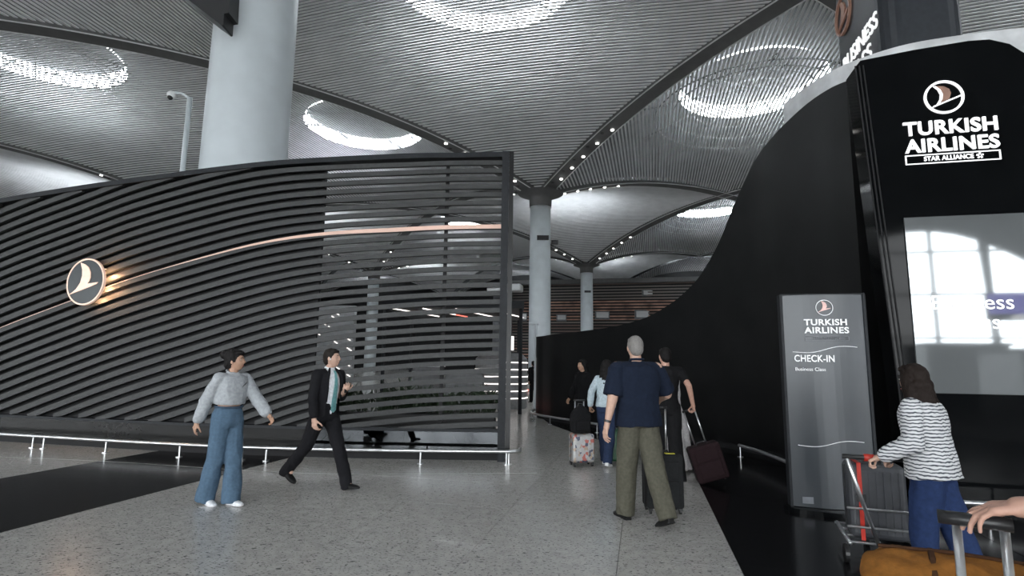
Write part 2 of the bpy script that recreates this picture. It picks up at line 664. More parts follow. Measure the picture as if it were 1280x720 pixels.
for i in range(-1, 2):
    for j in range(-2, 3):
        base = grid(i, j)
        if base.length < 3: continue
        for k in range(4):
            for me, nm in ((rib_me, 'rib'), (lip_me, 'rib_lip')):
                o = link(nm, me, None, ceiling)
                o.location = base
                # rib local: column (0,R) -> shift so column at origin
                rot = Matrix.Rotation(-AG + k * math.pi / 2, 4, 'Z')
                o.matrix_basis = Matrix.Translation(base) @ rot @ Matrix.Translation((0, -R, 0))
            if i >= 0 and abs(j) < 2:
                rot = Matrix.Rotation(-AG + k * math.pi / 2, 4, 'Z')
                for t in ([0.10, 0.16, 0.22, 0.29, 0.36]):
                    e = 1 - t
                    z = 21.9 - 4.9 * e ** 2.2 - 0.2
                    for sg, me, nm in ((0.25, lamp_me, 'downlight'), (-0.25, hole_me, 'downlight_housing')):
                        lo = Vector(((1 - e) * R + sg * 1.6, (e - 1) * R - sg * 0.4 + 0.0, z))
                        lo = Vector(((1 - e) * R, (e - 1) * R, z)) + Vector((1, 1, 0)) * sg * 0.7 + Vector((1, -1, 0)) * sg * 0.9
                        zz = 21.9 - 4.9 * (1 - (t + sg * 0.9 / R)) ** 2.2 - 0.19
                        o = link(nm, me, None, ceiling)
                        o.matrix_basis = Matrix.Translation(base + (rot @ Vector((lo.x, lo.y, 0))) + Vector((0, 0, zz)))
        if (i, j) in col_names or (-60 < base.x < 62):
            lab = col_names.get((i, j), 'pale round column far off in the side of the hall')
            c = thing('column', lab, 'column', base, group=None if (i, j) in col_names else 'columns in the side bays')
            link('shaft', colm, None, c)
            link('capital', capital_me, None, c)
            if (i, j) == (0, 0):
                bm = bmesh.new()
                box(bm, -0.35, 0.7, -1.2, -1.0, 12.7, 13.1)
                obj('wall_device', bm, M['black_plastic'], c)
                bm = bmesh.new()
                box(bm, 1.0, 1.6, -0.6, -0.2, 12.5, 12.8)
                obj('wall_device', bm, M['black_plastic'], c)
            if (i, j) == (1, 0):
                bm = bmesh.new()
                box(bm, -0.5, 0.5, -1.2, -1.0, 12.8, 13.1)
                obj('wall_device', bm, M['black_plastic'], c)
# roof deck above everything
bm = bmesh.new()
box(bm, U0, U1, V0 - 1, V1 + 1, 29.6, 29.9, AISLE)
obj('roof_deck', bm, M['backing'], ceiling)

# ================================================================ HALL SHELL
bm = bmesh.new(); box(bm, U0 - .4, U0, V0, V1, 0, 29.6, AISLE); tag(obj('wall_left', bm, M['wall']), kind='structure')
bm = bmesh.new(); box(bm, U1, U1 + .4, V0, V1, 0, 29.6, AISLE); tag(obj('wall_right', bm, M['wall']), kind='structure')
wb = thing('wall_back', None, None, kind='structure')
bm = bmesh.new(); box(bm, U0, U1, V1, V1 + .4, 0, 29.6, AISLE); obj('wall_surface', bm, M['backing'], wb)
random.seed(3)
# horizontal timber battens on the far wall (v = 101)
VW = 101.0
bm = bmesh.new()
box(bm, -24, 40, VW + 0.2, VW + 0.5, 0, 17.2, AISLE)
obj('batten_backing', bm, M['backing'], wb)
bat = [slab_mesh('batten', 1, 1, mt) for mt in (M['timber'], mat('dark_timber', (0.12, 0.08, 0.07), .5), mat('grey_timber', (0.17, 0.15, 0.14), .5))]
nb = 30
for k in range(nb):
    z = 0.6 + k * 0.545
    bm = bmesh.new()
    box(bm, -24, 40, VW, VW + 0.12, z, z + 0.27, AISLE)
    obj('batten', bm, [M['timber'], bat[1].materials[0], M['timber'], bat[2].materials[0]][random.randrange(4)], wb)
bm = bmesh.new(); box(bm, -24, 40, VW - 1.2, VW, 16.6, 17.4, AISLE); obj('wall_coping', bm, M['rib'], wb)
bm = bmesh.new(); box(bm, -27.5, -24, VW - 1, VW + .3, 0, 16.8, AISLE); obj('stone_pier', bm, M['stone'], wb)
bm = bmesh.new(); box(bm, -28.0, -21.5, VW - 4, VW - 1.3, 15.0, 16.4, AISLE, bev=0.3); obj('white_bulkhead', bm, M['white_plastic'], wb)

# front facade: behind the camera
VF = -25.6
fac = thing('wall_front', None, None, kind='structure')
bm = bmesh.new()
NU = 120
ub = [U0 + (U1 - U0) * i / NU for i in range(NU + 1)]


def arch(u):
    return 5.6 + 5.0 * abs(math.cos(math.pi * (u - 18.0) / 19.0)) ** 1.1


for a, b in zip(ub, ub[1:]):
    za, zb = arch(a), arch(b)
    vs = [bm.verts.new(AISLE @ Vector(c)) for c in ((a, VF, za), (b, VF, zb), (b, VF, 29.6), (a, VF, 29.6))]
    bm.faces.new(vs)
bmesh.ops.remove_doubles(bm, verts=bm.verts[:], dist=0.001)
o = obj('arched_upper_panel', bm, M['wall'], fac)
sm = o.modifiers.new('thickness', 'SOLIDIFY'); sm.thickness = 0.2
bm = bmesh.new(); box(bm, U0, U1, VF - .2, VF, 0, 0.7, AISLE); obj('sill_wall', bm, M['grey_panel'], fac)
wpane = thing('window_1', None, None, kind='structure')
npane = 52
for k in range(npane):
    a = U0 + (U1 - U0) * k / npane
    b = U0 + (U1 - U0) * (k + 1) / npane
    bm = bmesh.new(); box(bm, a + .05, b - .05, VF - .06, VF - .04, 0.7, 10.8, AISLE); obj('pane', bm, M['glass'], wpane)
    bm = bmesh.new(); box(bm, a - .07, a + .07, VF - .1, VF + .22, 0, 20, AISLE); obj('mullion', bm, M['mullion'], wpane)
    if k % 4 == 0:
        bm = bmesh.new()
        tube(bm, [uv(a + 2.6, VF + 1.6, 0), uv(a + 2.2, VF + 1.2, 10), uv(a + 1.8, VF + 0.9, 20)], 0.16, 10); obj('facade_strut', bm, M['mullion'], wpane)
for z in (3.6, 6.4, 9.2, 12.5, 16):
    bm = bmesh.new(); box(bm, U0, U1, VF - .05, VF + .15, z - .06, z + .06, AISLE); obj('transom', bm, M['mullion'], wpane)
bm = bmesh.new(); box(bm, -400, 400, -600, VF - 1, -1.2, -1.0, AISLE)
tag(obj('apron_ground', bm, M['apron']), kind='structure')

# ================================================================ SLATTED PARTITION (left)
# plan of the front face: (x, y, top z, height of the copper line, slat pitch)
ST = [(-14.2, 11.75, 4.35, 0.55, .205), (-12.6, 11.2, 4.50, 1.10, .20), (-11.1, 10.78, 4.62, 1.62, .196),
      (-9.66, 10.40, 4.73, 2.10, .191), (-8.26, 10.07, 4.83, 2.54, .185), (-6.93, 9.75, 4.90, 2.94, .180), (-5.31, 9.40, 4.99, 3.34, .171),
      (-4.23, 9.24, 5.06, 3.58, .161), (-3.18, 9.13, 5.10, 3.72, .150), (-1.83, 9.07, 5.16, 3.81, .145),
      (-1.04, 9.06, 5.18, 3.855, .144), (-0.16, 9.06, 5.21, 3.88, .143)]
c5 = []
for i in range(len(ST) - 1):
    q = [ST[max(i - 1, 0)], ST[i], ST[i + 1], ST[min(i + 2, len(ST) - 1)]]
    for k in range(7):
        t = k / 7
        c5.append(tuple(0.5 * (2 * b + (c - a) * t + (2 * a - 5 * b + 4 * c - d) * t * t + (3 * b - a - 3 * c + d) * t ** 3) for a, b, c, d in zip(*q)))
c5.append(ST[-1])
NRM = []
for i in range(len(c5)):
    a, b = c5[max(i - 1, 0)], c5[min(i + 1, len(c5) - 1)]
    d = Vector((b[0] - a[0], b[1] - a[1], 0)).normalized()
    NRM.append(Vector((-d.y, d.x, 0)))            # points to the back of the wall
part = thing('slatted_partition', 'long curved partition of charcoal horizontal slats with a round lit emblem', 'partition')
ZB = 0.50


def strip(name, m, prof_fn, i0=0, i1=None, parent=part):
    """prof_fn(i) -> (front offset, back offset, z low, z high) or None"""
    secs, run = [], []
    i1 = i1 or len(c5) - 1
    for i in range(i0, i1 + 1):
        r = prof_fn(i)
        if r is None:
            if len(run) > 1: secs.append(run)
            run = []
            continue
        f, b, z0, z1 = r
        P = Vector((c5[i][0], c5[i][1], 0))
        run.append([P + NRM[i] * f + Vector((0, 0, z0)), P + NRM[i] * b + Vector((0, 0, z0)),
                    P + NRM[i] * b + Vector((0, 0, z1)), P + NRM[i] * f + Vector((0, 0, z1))])
    if len(run) > 1: secs.append(run)
    if not secs: return None
    bm = bmesh.new()
    for r in secs: sweep(bm, r)
    return obj(name, bm, m, parent)


for k in range(-17, 25):
    def pf(i, k=k):
        x, y, zt, zr, sp = c5[i]
        zc = zr - k * sp
        h = sp * 0.275
        lo, hi = max(zc - h, ZB), min(zc + h, zt - 0.08)
        if hi - lo < 0.012: return None
        return (0.0, 0.065, lo, hi)
    strip('slat', M['slat'], pf)
strip('top_rail', M['slat_frame'], lambda i: (-0.03, 0.24, c5[i][2] - 0.09, c5[i][2]))
strip('bottom_rail', M['slat_frame'], lambda i: (-0.01, 0.14, ZB - 0.045, ZB))
IB = max(i for i, c in enumerate(c5) if c[0] < -3.33)
strip('backing_panel', M['backing'], lambda i: (0.125, 0.17, ZB, c5[i][2] - 0.09), 0, IB)
strip('plinth', M['plinth_black'], lambda i: (0.02, 0.10, 0.14, ZB - 0.046), 0, IB)
strip('plinth', M['plinth_steel'], lambda i: (0.02, 0.10, 0.14, ZB - 0.046), IB, len(c5) - 1)['label'] = 'mirror polished plinth below the open slats'
strip('kick_board', M['backing'], lambda i: (0.10, 0.16, 0.0, 0.14))


def cop(i):
    x, y, zt, zr, sp = c5[i]
    t = max(0.0, min(1.0, (x + 6.3) / 4.2))
    hh = 0.010 + 0.062 * t
    return (-0.006, 0.004, zr + sp * 0.275 - hh, zr + sp * 0.275)


strip('copper_band', M['copper'], cop)['label'] = 'lit rose copper band that thins out to the left'
# end post
bm = bmesh.new()
box(bm, -0.20, -0.08, 9.02, 9.12, 0.0, 5.22)
obj('post', bm, M['slat_frame'], part)
bm = bmesh.new()
box(bm, -0.078, 0.0, 9.03, 9.30, 0.0, 5.22)
obj('end_panel', bm, M['satin_black'], part)
for i in (IB, IB + 14):
    P = Vector((c5[i][0], c5[i][1], 0))
    bm = bmesh.new()
    box(bm, -0.03, 0.03, 0.102, 0.16, 0, c5[i][2] - .09, frame(P, -NRM[i].cross(Vector((0, 0, 1))), NRM[i], (0, 0, 1)))
    obj('stud', bm, M['backing'], part)


def bird(bm, mtx, r, depth):
    """curved wing and slanted tail line inside a ring of radius r"""
    a = [(-0.36, 0.88), (-0.10, 0.80), (0.13, 0.66), (0.28, 0.42), (0.31, 0.18), (0.26, 0.02), (0.15, -0.10), (0.76, -0.04), (0.70, -0.12),
         (0.35, -0.24), (-0.10, -0.38), (-0.50, -0.50), (-0.86, -0.60), (-0.64, -0.48), (-0.44, -0.33), (-0.25, -0.05), (-0.18, 0.28), (-0.22, 0.55)]
    prism(bm, [(x * r, y * r) for x, y in a], mtx, depth)


def wing_outline(bm, mtx, r, depth, w=0.07):
    """open wing mark: white tail line and white leading edge"""
    tail = [(-0.72, -0.66), (0.90, -0.02), (0.92, 0.07), (-0.60, -0.52)]
    prism(bm, [(x * r, y * r) for x, y in tail], mtx, depth)
    arc = [(-0.45, 0.75), (-0.22, 0.50), (-0.12, 0.2), (-0.16, -0.12), (-0.34, -0.42)]
    o1 = [(x - w, y) for x, y in arc]
    o2 = [(x + w, y) for x, y in arc][::-1]
    prism(bm, [(x * r, y * r) for x, y in o1 + o2], mtx, depth)


def wing_fill(bm, mtx, r, depth):
    a = [(-0.33, 0.76), (0.05, 0.70), (0.33, 0.50), (0.40, 0.22), (0.30, -0.08), (0.24, -0.16), (-0.26, -0.34), (-0.10, -0.14), (-0.04, 0.2), (-0.14, 0.50)]
    prism(bm, [(x * r, y * r) for x, y in a], mtx, depth)


# round emblem, stands off the slats
ie = min(range(len(c5)), key=lambda i: abs(c5[i][0] + 7.62))
n_ = NRM[ie]
eo = Vector((c5[ie][0], c5[ie][1], 2.93)) - n_ * 0.16
em = frame(eo, (-n_).cross(Vector((0, 0, 1))) * -1, (0, 0, 1), -n_)
bm = bmesh.new()
prism(bm, [(0.40 * math.cos(t), 0.40 * math.sin(t)) for t in [2 * math.pi * i / 56 for i in range(56)]], em @ Matrix.Translation((0, 0, -0.02)), 0.03)
emb = obj('emblem', bm, mat('emblem_dark_disc', (0.012, 0.019, 0.023), 0.4, metal=.1), part)
emb['label'] = 'round dark emblem with a copper bird and copper rim'
bm = bmesh.new(); annulus(bm, em @ Matrix.Translation((0, 0, -0.03)), 0.402, 0.428, 0.045); obj('emblem_ring', bm, M['emblem_copper'], emb)
bm = bmesh.new(); bird(bm, em @ Matrix.Translation((0, 0, 0.012)), 0.40, 0.012); obj('emblem_bird', bm, M['emblem_copper'], emb)
for dx, dy in ((0, 0), (.25, .25), (-.25, -.25)):
    bm = bmesh.new(); tube(bm, [em @ Vector((dx, dy, -0.16)), em @ Vector((dx, dy, -0.02))], 0.012, 8); obj('standoff', bm, M['steel'], emb)
for dx, dy, e in ((0.36, 0.12, 16), (0.33, -0.14, 16), (0.2, -0.33, 8)):
    L = bpy.data.lights.new('emblem_backlight', 'POINT')
    L.energy = e
    L.color = (1.0, 0.56, 0.30)
    L.shadow_soft_size = 0.03
    lo = bpy.data.objects.new('emblem_backlight', L)
    COL.objects.link(lo)
    lo.location = em @ Vector((dx, dy, -0.07))


# ================================================================ GUARD RAILS
def guard_rail(pts, posts, lab, group=None, rz=0.20, r=0.027):
    """pts on the floor; posts = parameters 0..1 along the path"""
    P = catmull([(x, y, 0) for x, y in pts], 6)
    t = thing('guard_rail', lab, 'railing', (P[0].x, P[0].y, 0), group=group)
    o = Vector((P[0].x, P[0].y, 0))
    bm = bmesh.new()
    tube(bm, [p - o + Vector((0, 0, rz)) for p in P], r, 10)
    obj('rail', bm, M['steel'], t, smooth=True)
    for s in posts:
        f = s * (len(P) - 1)
        i = min(int(f), len(P) - 2)
        q = P[i].lerp(P[i + 1], f - i) - o
        bm = bmesh.new()
        tube(bm, [q, q + Vector((0, 0, rz - 0.01))], 0.014, 8)
        tube(bm, [q + Vector((0, 0, 0.0)), q + Vector((0, 0, 0.012))], 0.05, 12)
        obj('rail_post', bm, M['steel'], t)
    return t


guard_rail([(-13.2, 11.2), (-11.1, 10.55), (-9.2, 10.0), (-7.7, 9.62), (-6.2, 9.25), (-4.8, 8.95), (-3.58, 8.80), (-1.83, 8.74), (-0.3, 8.78), (0.02, 8.80), (0.14, 8.88), (0.16, 9.02)],
           [.06, .15, .235, .25, .33, .42, .50, .53, .66, .775, .80], 'low steel guard rail running along the foot of the slatted partition')
guard_rail([(1.1, 17.4), (0.78, 16.9), (0.60, 16.2), (0.66, 15.5), (0.95, 14.8), (1.55, 13.8), (2.35, 12.5), (3.0, 11.5)],
           [.06, .25, .42, .6, .8, .97], 'low steel guard rail curving round the far end of the black wall')
guard_rail([(4.03, 9.85), (4.08, 9.3), (4.06, 8.6), (4.02, 7.9), (4.02, 7.2), (4.1, 6.95)],
           [.02, .62, .96], 'short low steel guard rail on the black floor, left of the sign pillar')
q0 = G(1165, 626, .2)
guard_rail([(q0.x, q0.y), (q0.x + .5, q0.y - .1), (q0.x + 1.2, q0.y - .27), (q0.x + 2.4, q0.y - .55)],
           [.03, .33, .62, .97], 'low steel guard rail before the glass front, behind the striped woman')

# ================================================================ BLACK WAVE WALL (right)
WV = [(1.30, 17.6, 2.42), (.85, 17.0, 2.42), (.76, 16.45, 2.39), (0.94, 16.00, 2.39), (1.14, 15.53, 2.41), (1.40, 15.09, 2.42), (1.66, 14.64, 2.43), (1.93, 14.21, 2.45),
      (2.22, 13.79, 2.47), (2.52, 13.37, 2.51), (2.81, 12.95, 2.57), (3.11, 12.53, 2.67), (3.41, 12.12, 2.85), (3.69, 11.68, 3.10),
      (3.95, 11.24, 3.47), (4.19, 10.79, 4.08), (4.39, 10.32, 4.85), (4.57, 9.84, 5.45), (4.67, 9.34, 5.69), (4.75, 8.83, 5.81),
      (4.80, 8.32, 5.85), (4.82, 7.81, 5.80), (4.84, 7.45, 5.72)]
W2 = catmull(WV, 8)
wave = thing('wave_wall', 'tall matt black wall whose top sweeps up in a wave', 'wall')
bm = bmesh.new()
secs = []
cum = 0
for i, p in enumerate(W2):
    a, b = W2[max(i - 1, 0)], W2[min(i + 1, len(W2) - 1)]
    d = Vector((b.x - a.x, b.y - a.y, 0)).normalized()
    n = Vector((-d.y, d.x, 0))
    if i: cum += (p - W2[i - 1]).to_2d().length
    g = Vector((p.x, p.y, 0))
    f = g - n * 0.0
    secs.append([f + Vector((0, 0, 0.12)), f + n * 0.28 + Vector((0, 0, 0.12)), f + n * 0.28 + Vector((0, 0, p.z)), f + Vector((0, 0, p.z))])
sweep(bm, secs)
obj('wall_skin', bm, M['satin_black'], wave, smooth=False)
bm = bmesh.new()
sweep(bm, [[s[0] + (s[1] - s[0]) * .15 - Vector((0, 0, .12)), s[1] - (s[1] - s[0]) * .15 - Vector((0, 0, .12)), s[1] - (s[1] - s[0]) * .15, s[0] + (s[1] - s[0]) * .15] for s in secs])
obj('wall_base', bm, M['backing'], wave)
bm = bmesh.new()
tube(bm, [Vector((W2[8].x, W2[8].y, 0.1)), Vector((W2[8].x, W2[8].y, W2[8].z))], 0.03, 8)
obj('end_trim', bm, M['fascia'], wave)

# black drum behind the portal with a brushed steel fascia
RG = catmull([(5.08, 9.7, 0), (5.16, 9.05, 0), (5.32, 8.5, 0), (5.58, 8.1, 0), (6.03, 7.72, 0), (6.72, 7.46, 0), (7.4, 7.28, 0), (9.2, 6.9, 0), (10.8, 6.6, 0)], 5)
drum = thing('round_pavilion', 'black rounded pavilion with a brushed steel fascia along its top, behind the glass front', 'pavilion')


def band(name, m, z0, z1, off, th, parent):
    bm = bmesh.new()
    secs = []
    for i, p in enumerate(RG):
        a, b = RG[max(i - 1, 0)], RG[min(i + 1, len(RG) - 1)]
        d = (b - a).normalized()
        n = Vector((-d.y, d.x, 0))
        secs.append([p + n * off + Vector((0, 0, z0)), p + n * (off + th) + Vector((0, 0, z0)), p + n * (off + th) + Vector((0, 0, z1)), p + n * off + Vector((0, 0, z1))])
    sweep(bm, secs)
    return obj(name, bm, m, parent)


band('steel_fascia', M['fascia'], 6.03, 6.50, 0, .06, drum)
band('fascia_shadow_gap', M['backing'], 5.98, 6.03, .02, .05, drum)
band('drum_wall', M['satin_black'], 0, 5.98, .03, .2, drum)

# ================================================================ GLOSSY PORTAL with lettering and display glass
PV = 7.343
portal = thing('glass_portal', 'tall glossy black rounded front with lit white airline lettering and a grey display pane', 'storefront')
PF = frame(uv(0, PV), BV, (0, 0, 1), -AV)             # local x = u, y = z, z towards the camera
PS_ = [(2.98, 0.0), (2.93, 1.4), (2.82, 3.72), (2.745, 5.40), (2.80, 5.47), (3.4, 5.54), (4.0, 5.585), (4.22, 5.575), (4.42, 5.49), (4.58, 5.33), (4.70, 5.1), (4.80, 4.7), (4.86, 4.2), (4.9, 3.2), (4.95, 0.0)]
bm = bmesh.new()
prism(bm, PS_, PF @ Matrix.Translation((0, 0, -0.35)), 0.35)
obj('front_panel', bm, M['gloss_black'], portal)
bm = bmesh.new()
prism(bm, [(5.0, 0), (7.6, 0), (7.6, 4.9), (4.95, 4.9)], PF @ Matrix.Translation((0, 0, -0.75)), 0.3)
obj('side_panel', bm, M['gloss_black'], portal)
bm = bmesh.new()
for dx in (0.0, 0.045, 0.09):
    tube(bm, [PF @ Vector((x + dx - 0.01, z, 0.004)) for x, z in PS_[:4]], 0.009, 6)
obj('edge_trim', bm, M['backing'], portal)
bm = bmesh.new()
box(bm, 3.125, 4.345, 1.29, 3.375, 0.0, 0.02, PF)
scr = obj('display_pane', bm, M['screen'], portal)
scr['label'] = 'grey reflecting display pane'
text('lettering', 'Business', PF @ Matrix.Translation((3.335, 2.255, 0.022)), 0.81, 0.165, M['white_letter'], scr, depth=.004)
text('lettering', 'Class', PF @ Matrix.Translation((3.50, 2.03, 0.022)), 0.49, 0.165, M['white_letter'], scr, depth=.004)
text('lettering', 'TURKISH', PF @ Matrix.Translation((3.205, 4.405, 0.002)), 0.99, 0.180, M['white_letter'], portal, bold=0.022, depth=.02)
text('lettering', 'AIRLINES', PF @ Matrix.Translation((3.205, 4.185, 0.002)), 0.99, 0.175, M['white_letter'], portal, bold=0.022, depth=.02)
text('lettering', 'STAR ALLIANCE', PF @ Matrix.Translation((3.40, 4.075, 0.002)), 0.52, 0.058, M['white_letter'], portal, bold=0.02, depth=.01)
bm = bmesh.new()
for x0, x1, z0, z1 in ((3.20, 4.196, 4.04, 4.052), (3.20, 4.196, 4.148, 4.16), (3.20, 3.214, 4.052, 4.148), (4.182, 4.196, 4.052, 4.148)):
    box(bm, x0, x1, z0, z1, 0.001, 0.012, PF)
obj('lettering_frame', bm, M['white_letter'], portal)


def star(bm, mtx, r, depth):
    for k in range(5):
        a = 2 * math.pi * k / 5 + math.pi / 2
        P = [(r * 0.35 * math.cos(a - .5), r * 0.35 * math.sin(a - .5)), (r * math.cos(a - .28), r * math.sin(a - .28)), (r * math.cos(a + .28), r * math.sin(a + .28)), (r * 0.35 * math.cos(a + .5), r * 0.35 * math.sin(a + .5))]
        prism(bm, P, mtx, depth)


bm = bmesh.new(); star(bm, PF @ Matrix.Translation((3.985, 4.104, 0.002)), 0.038, 0.01); obj('star_mark', bm, M['white_letter'], portal)
LM = PF @ Matrix.Translation((3.672, 4.875, 0.002))
bm = bmesh.new(); annulus(bm, LM, 0.188, 0.214, 0.02); obj('logo_ring', bm, M['white_letter'], portal)
bm = bmesh.new(); wing_outline(bm, LM, 0.20, 0.016); obj('logo_outline', bm, M['white_letter'], portal)
bm = bmesh.new(); wing_fill(bm, LM, 0.20, 0.012); obj('logo_wing', bm, M['emblem_brown'], portal)

# ================================================================ SIGN PILLAR (totem)
T0 = Vector((3.135, 6.27, 0))
TF = frame(T0, BV, (0, 0, 1), -AV)
tot = thing('sign_pillar', 'slate grey check-in sign pillar with white lettering, on the black floor', 'sign', (T0.x, T0.y, 0), -AN)
TL = Matrix(((1, 0, 0, 0), (0, 0, -1, 0), (0, 1, 0, 0), (0, 0, 0, 1)))      # local x, z-up, towards camera
TWD = 0.835
bm = bmesh.new()
sec = []
for i in range(13):
    t = i / 12
    x = TWD * t
    sec.append((x, 0.045 * math.sin(math.pi * t)))
ring = [(x, -d) for x, d in sec] + [(TWD, 0.11), (0, 0.11)]
a = [bm.verts.new(Vector((x, y, 0.05))) for x, y in ring]
b = [bm.verts.new(Vector((x, y, 2.385))) for x, y in ring]
bm.faces.new(a[::-1]); bm.faces.new(b)
for i in range(len(a)):
    bm.faces.new((a[i], a[(i + 1) % len(a)], b[(i + 1) % len(a)], b[i]))
obj('panel', bm, M['totem'], tot)
bm = bmesh.new()
for x in (-0.012, TWD + .012):
    box(bm, x - .014, x + .014, -0.012, 0.12, 0.04, 2.39)
box(bm, -.02, TWD + .02, -0.02, 0.12, 2.385, 2.40)
obj('edge_frame', bm, M['slat_frame'], tot)
bm = bmesh.new()
pr = [((TWD / 2) + 0.50 * math.cos(t), 0.04 + 0.24 * math.sin(t)) for t in [2 * math.pi * i / 36 for i in range(36)]]
prism(bm, pr, Matrix.Translation((0, 0, 0.0)), 0.045)
obj('foot', bm, M['gloss_black'], tot)
DF = 0.05


def tl(x, z, d=DF):
    return TL @ Matrix.Translation((x, z, d))


text('lettering', 'TURKISH', tl(0.205, 2.035), 0.44, 0.072, M['white_print'], tot, bold=0.03)
text('lettering', 'AIRLINES', tl(0.205, 1.945), 0.455, 0.072, M['white_print'], tot, bold=0.03)
text('lettering', 'STAR ALLIANCE', tl(0.30, 1.878), 0.27, 0.026, M['grey_print'], tot)
bm = bmesh.new()
for x0, x1, z0, z1 in ((0.21, .655, 1.862, 1.866), (.21, .655, 1.912, 1.916), (.21, .214, 1.862, 1.916), (.651, .655, 1.862, 1.916)):
    box(bm, x0, x1, z0, z1, 0, .003, tl(0, 0))
obj('lettering_frame', bm, M['grey_print'], tot)
text('lettering', 'CHECK-IN', tl(0.085, 1.625, .05), 0.41, 0.078, M['white_print'], tot, bold=0.018)
text('lettering', 'Business Class', tl(0.09, 1.525, .05), 0.31, 0.038, M['white_print'], tot)
LM = tl(0.425, 2.235, 0.052)
bm = bmesh.new(); annulus(bm, LM, 0.083, 0.09, 0.004); obj('logo_ring', bm, M['white_print'], tot)
bm = bmesh.new(); bird(bm, LM, 0.088, 0.004); obj('logo_bird', bm, mat('pale_copper_print', (0.75, 0.5, 0.46), .5), tot)
for z, nm in ((1.765, 'wave_line'), (0.735, 'wave_line')):
    bm = bmesh.new()
    pts = [Vector((0.08 + 0.66 * t, -0.051 + 0.03 * abs(2 * t - 1) ** 2, z + 0.028 * math.tanh(5 * (t - .5)) - 0.012 * math.sin(2 * math.pi * t))) for t in [i / 24 for i in range(25)]]
    tube(bm, pts, 0.0035, 5)
    obj(nm, bm, M['white_print'], tot)
bm = bmesh.new(); box(bm, 0.09, 0.2, -0.036, -0.03, 0.09, 0.16); obj('id_plate', bm, M['grey_print'], tot)

# ================================================================ DARK SIGN PYLON
PUc, PVn, PVf = 4.10, 9.72, 11.95
pyl = thing('sign_pylon', 'dark rounded pylon with a copper emblem and white lettering rising above the pavilion', 'sign')
bm = bmesh.new()
o_ = []
cx, cy, hx, hy, rr = PUc + .62, (PVn + PVf) / 2, .62, (PVf - PVn) / 2, 0.28
for qx, qy, a0 in ((1, 1, 0), (-1, 1, 90), (-1, -1, 180), (1, -1, 270)):
    for k in range(6):
        t = math.radians(a0 + 90 * k / 5)
        o_.append((cx + qx * (hx - rr) + rr * math.cos(t), cy + qy * (hy - rr) + rr * math.sin(t)))
prism(bm, o_, AISLE, 11.5)
obj('shaft', bm, mat('pylon_blue_black', (0.022, 0.026, 0.032), .4), pyl)
PY = frame(uv(PUc, PVf), -AV, (0, 0, 1), -BV)
text('lettering', 'BUSINESS', PY @ Matrix.Translation((0.42, 7.46, 0.002)), 1.62, 0.30, M['white_letter'], pyl, bold=.01, depth=.02)
text('lettering', 'CLASS', PY @ Matrix.Translation((0.42, 7.06, 0.002)), 1.3, 0.30, M['white_letter'], pyl, bold=.01, depth=.02)
LM = PY @ Matrix.Translation((0.62, 8.62, 0.002))
bm = bmesh.new(); annulus(bm, LM, 0.36, 0.40, 0.05); obj('logo_ring', bm, M['emblem_brown'], pyl)
bm = bmesh.new(); bird(bm, LM, 0.37, 0.03); obj('logo_bird', bm, M['emblem_brown'], pyl)

# ================================================================ CAMERA POLE behind the partition
cp = atY(237.5, 122, 13.0)
pole = thing('camera_pole', 'thin pale pole with a small dome camera on an arm, left of the huge column', 'pole', (cp.x, cp.y, 0))
bm = bmesh.new(); tube(bm, [(0, 0, 0), (0, 0, cp.z)], 0.062, 14); obj('pole', bm, M['column'], pole, smooth=True)
bm = bmesh.new(); tube(bm, [(0, 0, cp.z - .03), (-0.2, -0.02, cp.z + .1), (-0.40, -0.05, cp.z + .1)], 0.03, 8); obj('arm', bm, M['column'], pole)
bm = bmesh.new(); bmesh.ops.create_uvsphere(bm, u_segments=20, v_segments=12, radius=0.11, matrix=Matrix.Translation((-0.44, -0.05, cp.z + .03))); cs = obj('camera_housing', bm, M['white_plastic'], pole, smooth=True)
bm = bmesh.new(); bmesh.ops.create_uvsphere(bm, u_segments=16, v_segments=10, radius=0.065, matrix=Matrix.Translation((-0.44, -0.09, cp.z - .045))); obj('camera_dome', bm, M['black_plastic'], cs, smooth=True)

# black hanging board at the big column
bd = thing('hanging_board', 'black angular board jutting from the top of the huge column', 'board')
Q = [atY(*p, 11.6) for p in ((160, -64), (236, 0), (277, 32), (279, 31), (280, 17), (286, 16), (290, -60), (300, -160), (160, -160))]
o3 = Q[0]
bm = bmesh.new()
mt = frame(o3, (1, 0, 0), (0, 0, 1), (0, -1, 0))
prism(bm, [((q - o3).x, (q - o3).z) for q in Q], mt @ Matrix.Translation((0, 0, -.5)), 0.5)
obj('board', bm, M['black_plastic'], bd)
bm = bmesh.new()
tube(bm, [o3 + Vector((1.4, .25, 1.4)), grid(-1, 0) + Vector((-0.2, 0, o3.z + 1.4))], 0.08, 8)
tube(bm, [o3 + Vector((1.4, .25, 0.9)), grid(-1, 0) + Vector((-0.2, 0, o3.z + 0.9))], 0.08, 8)
obj('bracket', bm, M['black_plastic'], bd)

